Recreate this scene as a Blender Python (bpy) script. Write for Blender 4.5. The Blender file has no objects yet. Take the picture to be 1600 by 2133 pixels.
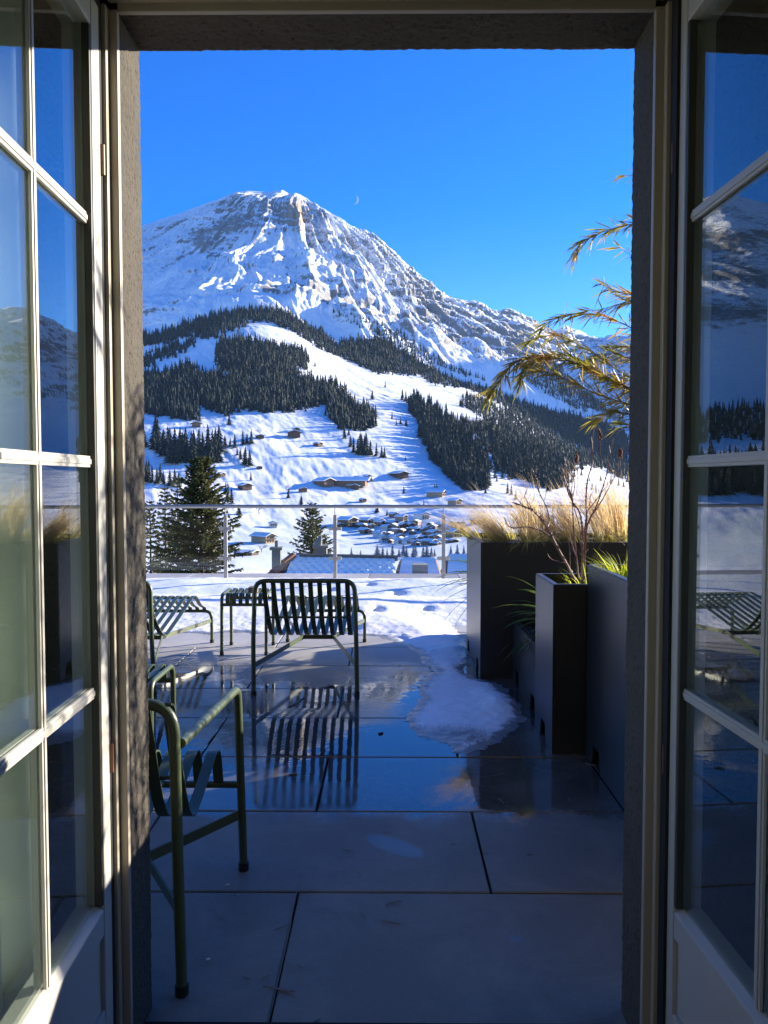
import bpy, math, random
import numpy as np
from mathutils import Vector, Matrix
R = math.radians
SC = bpy.context.scene
COL = SC.collection
rnd = random.Random(11)
nrng = np.random.default_rng(5)

# ------------------------------------------------------------------ camera
CAMZ = 1.45
F = 1600.0
PITCH = math.atan(66.5 / F)
YAW = math.atan(13.0 / F)
cam_d = bpy.data.cameras.new("camera")
cam = bpy.data.objects.new("camera", cam_d)
COL.objects.link(cam)
cam.location = (0, 0, CAMZ)
cam.rotation_euler = (math.pi / 2 - PITCH, 0, YAW)
cam_d.sensor_fit = 'HORIZONTAL'
cam_d.sensor_width = 36.0
cam_d.lens = 36.0 * F / 1600.0
cam_d.clip_start = 0.05
cam_d.clip_end = 60000
SC.camera = cam

# ------------------------------------------------------------------ world, sun, exposure
SUN = Vector((1.75, 1.0, 0.54)).normalized()
SUN_EL = math.asin(SUN.z)
SUN_AZ = math.atan2(SUN.x, SUN.y)
world = bpy.data.worlds.new("World")
SC.world = world
world.use_nodes = True
wn = world.node_tree
for n in list(wn.nodes):
    wn.nodes.remove(n)
w_out = wn.nodes.new("ShaderNodeOutputWorld")
w_bg = wn.nodes.new("ShaderNodeBackground")
w_sky = wn.nodes.new("ShaderNodeTexSky")
w_sky.sky_type = 'NISHITA'
w_sky.sun_disc = False
w_sky.sun_elevation = SUN_EL
w_sky.sun_rotation = SUN_AZ
w_sky.altitude = 1400
w_sky.air_density = 0.9
w_sky.dust_density = 0.05
w_sky.ozone_density = 3.0
w_hs = wn.nodes.new("ShaderNodeHueSaturation")
w_hs.inputs['Value'].default_value = 0.90
w_hs.inputs['Saturation'].default_value = 1.36
w_hs.inputs['Hue'].default_value = 0.521
wn.links.new(w_sky.outputs[0], w_hs.inputs['Color'])
wn.links.new(w_hs.outputs[0], w_bg.inputs['Color'])
w_bg.inputs['Strength'].default_value = 0.135
wn.links.new(w_bg.outputs[0], w_out.inputs['Surface'])
sun_d = bpy.data.lights.new("sun", 'SUN')
sun_d.energy = 5.0
sun_d.angle = R(0.5)
sun_d.color = (1.0, 0.90, 0.74)
sun_o = bpy.data.objects.new("sun", sun_d)
COL.objects.link(sun_o)
sun_o.rotation_euler = (-SUN).to_track_quat('-Z', 'Y').to_euler()
SC.view_settings.view_transform = 'Standard'
SC.view_settings.look = 'None'
SC.view_settings.exposure = 1.6
SC.view_settings.gamma = 1.0
SC.cycles.max_bounces = 8
SC.cycles.transparent_max_bounces = 16
SC.cycles.use_denoising = True

# ------------------------------------------------------------------ helpers
CR = cam.rotation_euler.to_matrix()


def ray(u, v):
    return CR @ Vector(((u - 800.0) / F, -(v - 1066.5) / F, -1.0))


def A(u, v, Y):
    d = ray(u, v)
    return Vector((0, 0, CAMZ)) + d * (Y / d.y)


def G(u, v, z=0.0):
    d = ray(u, v)
    return Vector((0, 0, CAMZ)) + d * ((z - CAMZ) / d.z)


CRn = np.array(CR)


def project(P):
    q = (np.asarray(P, float) - np.array([0, 0, CAMZ])) @ CRn
    return 800 + F * q[..., 0] / -q[..., 2], 1066.5 - F * q[..., 1] / -q[..., 2]


def link(o, parent=None):
    COL.objects.link(o)
    if parent is not None:
        o.parent = parent
    return o


class MB:
    def __init__(s):
        s.v = []
        s.f = []
        s.m = []
        s.mi = 0

    def add(s, vs, fs):
        b = len(s.v)
        s.v.extend([tuple(x) for x in vs])
        for f in fs:
            s.f.append(tuple(b + i for i in f))
            s.m.append(s.mi)
        return b

    def box(s, x0, x1, y0, y1, z0, z1, M=None):
        vs = [Vector((x, y, z)) for x in (x0, x1) for y in (y0, y1) for z in (z0, z1)]
        if M is not None:
            vs = [M @ v for v in vs]
        s.add(vs, [(0, 1, 3, 2), (4, 6, 7, 5), (0, 4, 5, 1), (2, 3, 7, 6), (0, 2, 6, 4), (1, 5, 7, 3)])

    def tube(s, pts, r, seg=8, cap=True):
        pts = [Vector(p) for p in pts]
        n = len(pts)
        rs = r if isinstance(r, (list, tuple)) else [r] * n
        prev = None
        rings = []
        for i, p in enumerate(pts):
            if i == 0:
                t = pts[1] - pts[0]
            elif i == n - 1:
                t = pts[-1] - pts[-2]
            else:
                t = (pts[i + 1] - p).normalized() + (p - pts[i - 1]).normalized()
            if t.length < 1e-9:
                t = Vector((0, 0, 1))
            t.normalize()
            if prev is None:
                a = Vector((0, 0, 1)) if abs(t.z) < 0.9 else Vector((1, 0, 0))
                nx = t.cross(a).normalized()
            else:
                nx = (prev - t * prev.dot(t))
                if nx.length < 1e-6:
                    nx = t.orthogonal()
                nx.normalize()
            prev = nx
            ny = t.cross(nx)
            rings.append([p + (nx * math.cos(2 * math.pi * k / seg) + ny * math.sin(2 * math.pi * k / seg)) * rs[i] for k in range(seg)])
        b = len(s.v)
        for rg in rings:
            s.v.extend([tuple(q) for q in rg])
        for i in range(n - 1):
            for k in range(seg):
                k2 = (k + 1) % seg
                s.f.append((b + i * seg + k, b + i * seg + k2, b + (i + 1) * seg + k2, b + (i + 1) * seg + k))
                s.m.append(s.mi)
        if cap:
            s.f.append(tuple(b + k for k in reversed(range(seg))))
            s.m.append(s.mi)
            s.f.append(tuple(b + (n - 1) * seg + k for k in range(seg)))
            s.m.append(s.mi)

    def ribbon(s, pts, w, th, side):
        """flat strip of width w, thickness th, across the direction side"""
        pts = [Vector(p) for p in pts]
        side = Vector(side).normalized()
        n = len(pts)
        b = len(s.v)
        for i, p in enumerate(pts):
            t = (pts[min(i + 1, n - 1)] - pts[max(i - 1, 0)]).normalized()
            nn = side.cross(t).normalized()
            for a, c in ((-1, -1), (1, -1), (1, 1), (-1, 1)):
                s.v.append(tuple(p + side * (a * w / 2) + nn * (c * th / 2)))
        for i in range(n - 1):
            for k in range(4):
                k2 = (k + 1) % 4
                s.f.append((b + i * 4 + k, b + i * 4 + k2, b + (i + 1) * 4 + k2, b + (i + 1) * 4 + k))
                s.m.append(s.mi)
        s.f.append((b + 3, b + 2, b + 1, b))
        s.m.append(s.mi)
        e = b + (n - 1) * 4
        s.f.append((e, e + 1, e + 2, e + 3))
        s.m.append(s.mi)

    def blade(s, pts, w, side, taper=True, fold=0.0):
        """leaf or grass blade: a thin strip that narrows to its tip"""
        n = len(pts)
        b = len(s.v)
        side = Vector(side).normalized()
        for i, p in enumerate(pts):
            k = i / (n - 1)
            ww = w * (1 - k) ** 0.6 if taper == 1 else w * max(0.02, math.sin(math.pi * min(1, 0.12 + 0.88 * k)) ** 0.7)
            s.v.append(tuple(Vector(p) - side * ww / 2))
            s.v.append(tuple(Vector(p) + side * ww / 2))
        for i in range(n - 1):
            s.f.append((b + 2 * i, b + 2 * i + 1, b + 2 * i + 3, b + 2 * i + 2))
            s.m.append(s.mi)

    def build(s, name, mats, parent=None, smooth=True, bevel=0.0, auto=35):
        me = bpy.data.meshes.new(name)
        me.from_pydata(s.v, [], s.f)
        if not isinstance(mats, (list, tuple)):
            mats = [mats]
        for m in mats:
            me.materials.append(m)
        if len(mats) > 1:
            me.polygons.foreach_set("material_index", s.m)
        me.update()
        if smooth:
            me.polygons.foreach_set("use_smooth", [True] * len(me.polygons))
            if auto:
                me.set_sharp_from_angle(angle=R(auto))
        o = bpy.data.objects.new(name, me)
        link(o, parent)
        if bevel:
            md = o.modifiers.new("bevel", 'BEVEL')
            md.width = bevel
            md.segments = 2
            md.limit_method = 'ANGLE'
            md.angle_limit = R(40)
        return o


def np_mesh(name, V, Fq, mat, parent=None, smooth=True):
    me = bpy.data.meshes.new(name)
    V = np.asarray(V, np.float32)
    Fq = np.asarray(Fq, np.int32)
    k = Fq.shape[1]
    me.vertices.add(len(V))
    me.vertices.foreach_set("co", V.ravel())
    me.loops.add(Fq.size)
    me.loops.foreach_set("vertex_index", Fq.ravel())
    me.polygons.add(len(Fq))
    me.polygons.foreach_set("loop_start", np.arange(0, Fq.size, k, dtype=np.int32))
    me.polygons.foreach_set("use_smooth", np.full(len(Fq), smooth))
    for m in (mat if isinstance(mat, (list, tuple)) else [mat]):
        me.materials.append(m)
    me.update(calc_edges=True)
    me.validate()
    o = bpy.data.objects.new(name, me)
    link(o, parent)
    return o


def tag(o, label=None, cat=None, group=None, kind=None):
    if label:
        o['label'] = label
    if cat:
        o['category'] = cat
    if group:
        o['group'] = group
    if kind:
        o['kind'] = kind
    return o


def thing(name, label, cat, loc=(0, 0, 0), rz=0.0, group=None):
    o = bpy.data.objects.new(name, None)
    o.empty_display_size = 0.1
    link(o)
    o.location = loc
    o.rotation_euler = (0, 0, rz)
    return tag(o, label, cat, group)


def dup(root, loc, rz=0.0, label=None, scale=None):
    r = root.copy()
    COL.objects.link(r)
    r.location = loc
    r.rotation_euler = (0, 0, rz)
    if scale is not None:
        r.scale = scale
    if label:
        r['label'] = label
    for ch in list(root.children):
        c = ch.copy()
        COL.objects.link(c)
        c.parent = r
        for g in ch.children:
            d = g.copy()
            COL.objects.link(d)
            d.parent = c
    return r


def catmull(P, n=8):
    P = [Vector(p) for p in P]
    out = []
    for i in range(len(P) - 1):
        p0 = P[max(i - 1, 0)]
        p1, p2 = P[i], P[i + 1]
        p3 = P[min(i + 2, len(P) - 1)]
        for k in range(n):
            t = k / n
            out.append(0.5 * ((2 * p1) + (p2 - p0) * t + (2 * p0 - 5 * p1 + 4 * p2 - p3) * t * t + (3 * p1 - p0 - 3 * p2 + p3) * t ** 3))
    out.append(P[-1])
    return out


def fillet(P, r, n=6):
    """polyline with rounded corners"""
    P = [Vector(p) for p in P]
    out = [P[0]]
    for i in range(1, len(P) - 1):
        a, b, c = P[i - 1], P[i], P[i + 1]
        d1 = (a - b).normalized()
        d2 = (c - b).normalized()
        rr = min(r, (a - b).length * 0.49, (c - b).length * 0.49)
        s, e = b + d1 * rr, b + d2 * rr
        for k in range(n + 1):
            t = k / n
            out.append(s * (1 - t) ** 2 + b * 2 * t * (1 - t) + e * t * t)
    out.append(P[-1])
    return out


# ---- numpy noise
def perlin(x, y, seed=0):
    x = np.asarray(x, float)
    y = np.asarray(y, float)
    xi = np.floor(x).astype(np.int64)
    yi = np.floor(y).astype(np.int64)
    xf = x - xi
    yf = y - yi

    def g(ix, iy, dx, dy):
        h = (ix * 374761393 + iy * 668265263 + seed * 974711) & 0xffffffff
        h = ((h ^ (h >> 13)) * 1274126177) & 0xffffffff
        h = (h ^ (h >> 16)) & 0xffff
        a = h * (2 * np.pi / 65536.0)
        return np.cos(a) * dx + np.sin(a) * dy
    u = xf * xf * xf * (xf * (xf * 6 - 15) + 10)
    v = yf * yf * yf * (yf * (yf * 6 - 15) + 10)
    n00 = g(xi, yi, xf, yf)
    n10 = g(xi + 1, yi, xf - 1, yf)
    n01 = g(xi, yi + 1, xf, yf - 1)
    n11 = g(xi + 1, yi + 1, xf - 1, yf - 1)
    return 1.45 * ((n00 * (1 - u) + n10 * u) * (1 - v) + (n01 * (1 - u) + n11 * u) * v)


def fbm(x, y, seed=0, octv=4, gain=0.5, lac=2.03):
    a = 1.0
    s = 0
    for k in range(octv):
        s = s + a * perlin(x, y, seed + k * 7)
        x = x * lac + 13.1
        y = y * lac + 7.7
        a *= gain
    return s


def ridged(x, y, seed=0, octv=4, gain=0.5, lac=2.07):
    a = 1.0
    s = 0
    for k in range(octv):
        s = s + a * (1 - 2 * np.abs(perlin(x, y, seed + k * 5)))
        x = x * lac + 3.3
        y = y * lac + 9.1
        a *= gain
    return s


def sstep(a, b, x):
    t = np.clip((np.asarray(x, float) - a) / (b - a), 0, 1)
    return t * t * (3 - 2 * t)


def in_poly(px, py, poly):
    px = np.asarray(px, float)
    py = np.asarray(py, float)
    c = np.zeros(px.shape, bool)
    n = len(poly)
    j = n - 1
    for i in range(n):
        xi, yi = poly[i]
        xj, yj = poly[j]
        if yi != yj:
            c ^= ((yi > py) != (yj > py)) & (px < (xj - xi) * (py - yi) / (yj - yi) + xi)
        j = i
    return c


def poly_dist(px, py, poly):
    d = np.full(np.shape(px), 1e9)
    n = len(poly)
    for i in range(n):
        ax, ay = poly[i]
        bx, by = poly[(i + 1) % n]
        dx, dy = bx - ax, by - ay
        L = dx * dx + dy * dy + 1e-12
        t = np.clip(((px - ax) * dx + (py - ay) * dy) / L, 0, 1)
        d = np.minimum(d, np.hypot(px - ax - t * dx, py - ay - t * dy))
    return d


# ------------------------------------------------------------------ materials
class NT:
    def __init__(s, name):
        s.m = bpy.data.materials.new(name)
        s.m.use_nodes = True
        s.t = s.m.node_tree
        s.b = s.t.nodes["Principled BSDF"]
        s.out = s.t.nodes["Material Output"]

    def n(s, kind, **kw):
        nd = s.t.nodes.new(kind)
        for k, v in kw.items():
            if k.startswith('i_'):
                nd.inputs[k[2:].replace('_', ' ')].default_value = v
            else:
                setattr(nd, k, v)
        return nd

    def l(s, a, b):
        s.t.links.new(a, b)

    def noise(s, scale, detail=4, rough=0.55, coord='Object', dist=0.0, vec=None):
        nz = s.n("ShaderNodeTexNoise")
        nz.inputs['Scale'].default_value = scale
        nz.inputs['Detail'].default_value = detail
        nz.inputs['Roughness'].default_value = rough
        nz.inputs['Distortion'].default_value = dist
        if vec is None:
            tc = s.n("ShaderNodeTexCoord")
            vec = tc.outputs[coord]
        s.l(vec, nz.inputs['Vector'])
        return nz.outputs[0]

    def ramp(s, val, stops):
        r = s.n("ShaderNodeValToRGB")
        e = r.color_ramp.elements
        while len(e) < len(stops):
            e.new(0.5)
        for k, (p, c) in enumerate(stops):
            e[k].position = p
            e[k].color = (c, c, c, 1) if isinstance(c, (int, float)) else (*c, 1)
        s.l(val, r.inputs[0])
        return r.outputs[0]

    def mix(s, fac, a, b):
        m = s.n("ShaderNodeMix", data_type='RGBA')
        for sock, val in ((m.inputs[0], fac), (m.inputs[6], a), (m.inputs[7], b)):
            if hasattr(val, 'is_output'):
                s.l(val, sock)
            elif isinstance(val, (int, float)):
                sock.default_value = val
            else:
                sock.default_value = (*val, 1)
        return m.outputs[2]

    def math(s, op, a, b=0.0, clamp=False):
        m = s.n("ShaderNodeMath", operation=op, use_clamp=clamp)
        for sock, val in ((m.inputs[0], a), (m.inputs[1], b)):
            if hasattr(val, 'is_output'):
                s.l(val, sock)
            else:
                sock.default_value = val
        return m.outputs[0]

    def bump(s, h, strength=0.3, dist=0.01, prev=None):
        b = s.n("ShaderNodeBump")
        b.inputs['Strength'].default_value = strength
        b.inputs['Distance'].default_value = dist
        s.l(h, b.inputs['Height'])
        if prev is not None:
            s.l(prev, b.inputs['Normal'])
        return b.outputs[0]

    def set(s, color=None, rough=None, metal=None, normal=None, spec=None, **kw):
        for nm, val in (('Base Color', color), ('Roughness', rough), ('Metallic', metal), ('Normal', normal), ('Specular IOR Level', spec)):
            if val is None:
                continue
            sock = s.b.inputs[nm]
            if hasattr(val, 'is_output'):
                s.l(val, sock)
            elif nm == 'Base Color':
                sock.default_value = (*val, 1)
            else:
                sock.default_value = val
        for k, v in kw.items():
            s.b.inputs[k.replace('_', ' ')].default_value = v
        return s.m


def simple(name, c, rough=0.5, metal=0.0, var=0.15, scale=6.0, bump=0.0, bscale=60.0, spec=0.5, bdist=0.003):
    t = NT(name)
    nz = t.noise(scale)
    col = t.mix(nz, tuple(x * (1 - var) for x in c), tuple(min(1, x * (1 + var)) for x in c))
    nrm = None
    if bump:
        nrm = t.bump(t.noise(bscale, 5, 0.6), bump, bdist)
    return t.set(col, rough, metal, nrm, spec)


def leafy(name, stops, rough=0.5, trans=0.35, scale=9.0):
    """two-sided leaf: part of the light passes through"""
    t = NT(name)
    nz = t.noise(scale, 3, 0.6)
    col = t.ramp(nz, stops)
    t.set(col, rough)
    tr = t.n("ShaderNodeBsdfTranslucent")
    t.l(col, tr.inputs['Color'])
    mx = t.n("ShaderNodeMixShader")
    mx.inputs[0].default_value = trans
    t.l(t.b.outputs[0], mx.inputs[1])
    t.l(tr.outputs[0], mx.inputs[2])
    t.l(mx.outputs[0], t.out.inputs['Surface'])
    return t.m


def glass_pane(name, tint=(0.93, 0.97, 0.95), ior=1.5, extra=1.0):
    """thin clear pane: mirror reflection by Fresnel, the rest passes straight through"""
    t = NT(name)
    t.t.nodes.remove(t.b)
    fr = t.n("ShaderNodeFresnel")
    ge = t.n("ShaderNodeNewGeometry")
    mr = t.n("ShaderNodeMapRange", i_To_Min=ior, i_To_Max=1.0 / ior)
    t.l(ge.outputs['Backfacing'], mr.inputs[0])
    t.l(mr.outputs[0], fr.inputs['IOR'])
    gl = t.n("ShaderNodeBsdfGlossy")
    gl.inputs['Roughness'].default_value = 0.0
    tr = t.n("ShaderNodeBsdfTransparent")
    tr.inputs['Color'].default_value = (*tint, 1)
    mx = t.n("ShaderNodeMixShader")
    f = t.math('MULTIPLY', fr.outputs[0], extra, True)
    t.l(f, mx.inputs[0])
    t.l(tr.outputs[0], mx.inputs[1])
    t.l(gl.outputs[0], mx.inputs[2])
    t.l(mx.outputs[0], t.out.inputs['Surface'])
    return t.m


M = {}
# powder-coated olive steel
M['olive'] = simple('olive_steel', (0.066, 0.090, 0.040), 0.36, 0.0, 0.12, 12, 0.06, 400, 0.6)
M['olive_foot'] = simple('dark_rubber', (0.012, 0.014, 0.010), 0.6)
M['planter'] = simple('anthracite_metal', (0.016, 0.019, 0.021), 0.40, 0.0, 0.18, 4, 0.05, 200, 0.6)
def m_planter():
    t = NT('weathered_anthracite')
    tc = t.n("ShaderNodeTexCoord")
    mp = t.n("ShaderNodeMapping")
    mp.inputs['Scale'].default_value = (26, 26, 1.4)
    t.l(tc.outputs['Object'], mp.inputs['Vector'])
    streak = t.noise(1.6, 5, 0.65, vec=mp.outputs[0])
    dust = t.noise(5, 5, 0.65)
    sx = t.n("ShaderNodeSeparateXYZ")
    t.l(tc.outputs['Object'], sx.inputs[0])
    low = t.n("ShaderNodeMapRange", i_From_Min=0.16, i_From_Max=0.0, i_To_Max=0.5)
    t.l(sx.outputs['Z'], low.inputs[0])
    f = t.math('ADD', t.ramp(streak, [(0.52, 0.0), (0.80, 0.22)]), t.math('MULTIPLY', low.outputs[0], dust), True)
    col = t.mix(f, (0.014, 0.017, 0.019), (0.050, 0.050, 0.048))
    rg_ = t.n("ShaderNodeMapRange", i_To_Min=0.36, i_To_Max=0.62)
    t.l(f, rg_.inputs[0])
    return t.set(col, rg_.outputs[0], 0, t.bump(dust, 0.05, 0.004), 0.6)


M['planter'] = m_planter()
M['soil'] = simple('soil', (0.035, 0.024, 0.016), 0.95, 0, 0.5, 20, 0.8, 40)
M['steel'] = simple('brushed_steel', (0.36, 0.34, 0.31), 0.42, 0.35, 0.08, 20)
M['clip'] = simple('clip_steel', (0.5, 0.45, 0.36), 0.4, 0.4)
M['frame'] = simple('cream_paint', (0.34, 0.30, 0.235), 0.45, 0, 0.06, 3, 0.05, 90)
M['leaf_paint'] = simple('white_paint', (0.43, 0.42, 0.385), 0.42, 0, 0.05, 3, 0.05, 90)
M['hinge'] = simple('rusty_hinge', (0.16, 0.075, 0.04), 0.5, 0.4, 0.3, 30)
M['gasket'] = simple('black_gasket', (0.007, 0.007, 0.008), 0.8)
M['curtain'] = leafy('linen_curtain', [(0.3, (0.56, 0.60, 0.57)), (0.7, (0.68, 0.72, 0.68))], 0.9, 0.3, 4)
M['room'] = simple('room_plaster', (0.55, 0.52, 0.46), 0.8)
M['room_floor'] = simple('oak_boards', (0.30, 0.22, 0.15), 0.5)
M['pane'] = glass_pane('door_glass', (0.92, 0.965, 0.94), 1.5, 1.7)
M['rail_pane'] = glass_pane('balustrade_glass', (0.955, 0.98, 0.97), 1.5, 1.0)
M['roof_snow'] = simple('roof_snow', (0.82, 0.84, 0.86), 0.6, 0, 0.03, 0.5)
M['wood_d'] = simple('dark_timber', (0.085, 0.050, 0.032), 0.8, 0, 0.4, 1.2)
M['wood_m'] = simple('brown_timber', (0.20, 0.115, 0.065), 0.8, 0, 0.35, 1.2)
M['wood_l'] = simple('pale_timber', (0.36, 0.24, 0.14), 0.8, 0, 0.3, 1.2)
M['plaster_w'] = simple('white_plaster', (0.62, 0.60, 0.56), 0.8, 0, 0.06, 0.8)
M['plaster_t'] = simple('tan_plaster', (0.42, 0.31, 0.24), 0.8, 0, 0.08, 0.8)
M['window'] = simple('dark_window', (0.02, 0.025, 0.03), 0.15)
M['eave'] = simple('eave_timber', (0.07, 0.045, 0.032), 0.8)
M['concrete'] = simple('grey_render', (0.20, 0.19, 0.18), 0.85, 0, 0.15, 3, 0.4, 30)
M['bark'] = simple('spruce_bark', (0.055, 0.040, 0.030), 0.9, 0, 0.3, 8, 0.5, 20)
M['twig'] = simple('red_brown_twig', (0.27, 0.145, 0.115), 0.6, 0, 0.3, 15)
M['seed'] = simple('dry_seed_head', (0.16, 0.065, 0.035), 0.85, 0, 0.4, 60)
M['bareTree'] = simple('bare_branches', (0.10, 0.075, 0.06), 0.9)
M['stalk'] = simple('dry_stalk', (0.20, 0.175, 0.15), 0.7, 0, 0.3, 40)
M['block'] = simple('weathered_wood', (0.22, 0.17, 0.12), 0.7, 0, 0.3, 30)
M['bamboo_cane'] = simple('bamboo_cane', (0.20, 0.115, 0.030), 0.5, 0, 0.3, 20)
M['bamboo_leaf'] = leafy('bamboo_leaf', [(0.28, (0.09, 0.11, 0.025)), (0.50, (0.30, 0.27, 0.045)), (0.64, (0.42, 0.25, 0.06)), (0.82, (0.42, 0.16, 0.05))], 0.45, 0.5, 7)
def m_grass():
    m = leafy('feather_grass', [(0.30, (0.62, 0.45, 0.20)), (0.5, (0.80, 0.62, 0.32)), (0.75, (0.92, 0.78, 0.50))], 0.6, 0.55, 3)
    nt = m.node_tree
    ramp = next(n for n in nt.nodes if n.type == 'VALTORGB')
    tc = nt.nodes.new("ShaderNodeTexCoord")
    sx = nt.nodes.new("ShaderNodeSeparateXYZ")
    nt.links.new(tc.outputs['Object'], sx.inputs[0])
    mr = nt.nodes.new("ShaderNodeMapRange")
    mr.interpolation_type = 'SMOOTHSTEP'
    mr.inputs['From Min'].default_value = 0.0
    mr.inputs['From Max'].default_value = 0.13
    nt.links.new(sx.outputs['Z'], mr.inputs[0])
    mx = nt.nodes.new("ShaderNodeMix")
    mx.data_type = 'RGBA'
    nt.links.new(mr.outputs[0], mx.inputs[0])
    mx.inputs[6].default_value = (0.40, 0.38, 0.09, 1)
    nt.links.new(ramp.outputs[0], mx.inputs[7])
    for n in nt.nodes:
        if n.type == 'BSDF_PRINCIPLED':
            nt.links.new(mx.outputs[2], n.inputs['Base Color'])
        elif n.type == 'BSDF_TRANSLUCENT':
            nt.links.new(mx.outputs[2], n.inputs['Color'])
    return m


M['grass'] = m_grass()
M['lime'] = leafy('lime_sedge', [(0.35, (0.42, 0.52, 0.03)), (0.7, (0.74, 0.72, 0.10))], 0.4, 0.55, 8)
M['yucca'] = leafy('strap_leaf', [(0.35, (0.05, 0.10, 0.03)), (0.6, (0.16, 0.22, 0.05)), (0.8, (0.40, 0.42, 0.14))], 0.35, 0.35, 9)


def m_spruce(name, a, b, scale):
    t = NT(name)
    nz = t.noise(scale, 3, 0.6)
    return t.set(t.mix(nz, a, b), 0.75, 0, None, 0.2)


M['spruce'] = m_spruce('spruce_needles', (0.006, 0.014, 0.015), (0.026, 0.038, 0.031), 0.09)
M['spruce_near'] = leafy('near_spruce_needles', [(0.3, (0.045, 0.055, 0.016)), (0.7, (0.15, 0.145, 0.045))], 0.6, 0.25, 1.2)
M['spruce_frost'] = m_spruce('frosted_spruce', (0.10, 0.12, 0.13), (0.36, 0.38, 0.40), 0.5)


def m_stucco():
    t = NT('rough_stucco')
    n1 = t.noise(85, 4, 0.65)
    n2 = t.noise(9, 3, 0.5)
    col = t.mix(n2, (0.070, 0.062, 0.052), (0.108, 0.096, 0.080))
    dark = t.ramp(n1, [(0.30, 0.45), (0.46, 1.0)])
    mm = t.n("ShaderNodeMix", data_type='RGBA', blend_type='MULTIPLY')
    mm.inputs[0].default_value = 1.0
    t.l(col, mm.inputs[6])
    t.l(dark, mm.inputs[7])
    nb = t.bump(n1, 0.9, 0.008)
    return t.set(mm.outputs[2], 0.92, 0, nb, 0.2)


M['stucco'] = m_stucco()


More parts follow.
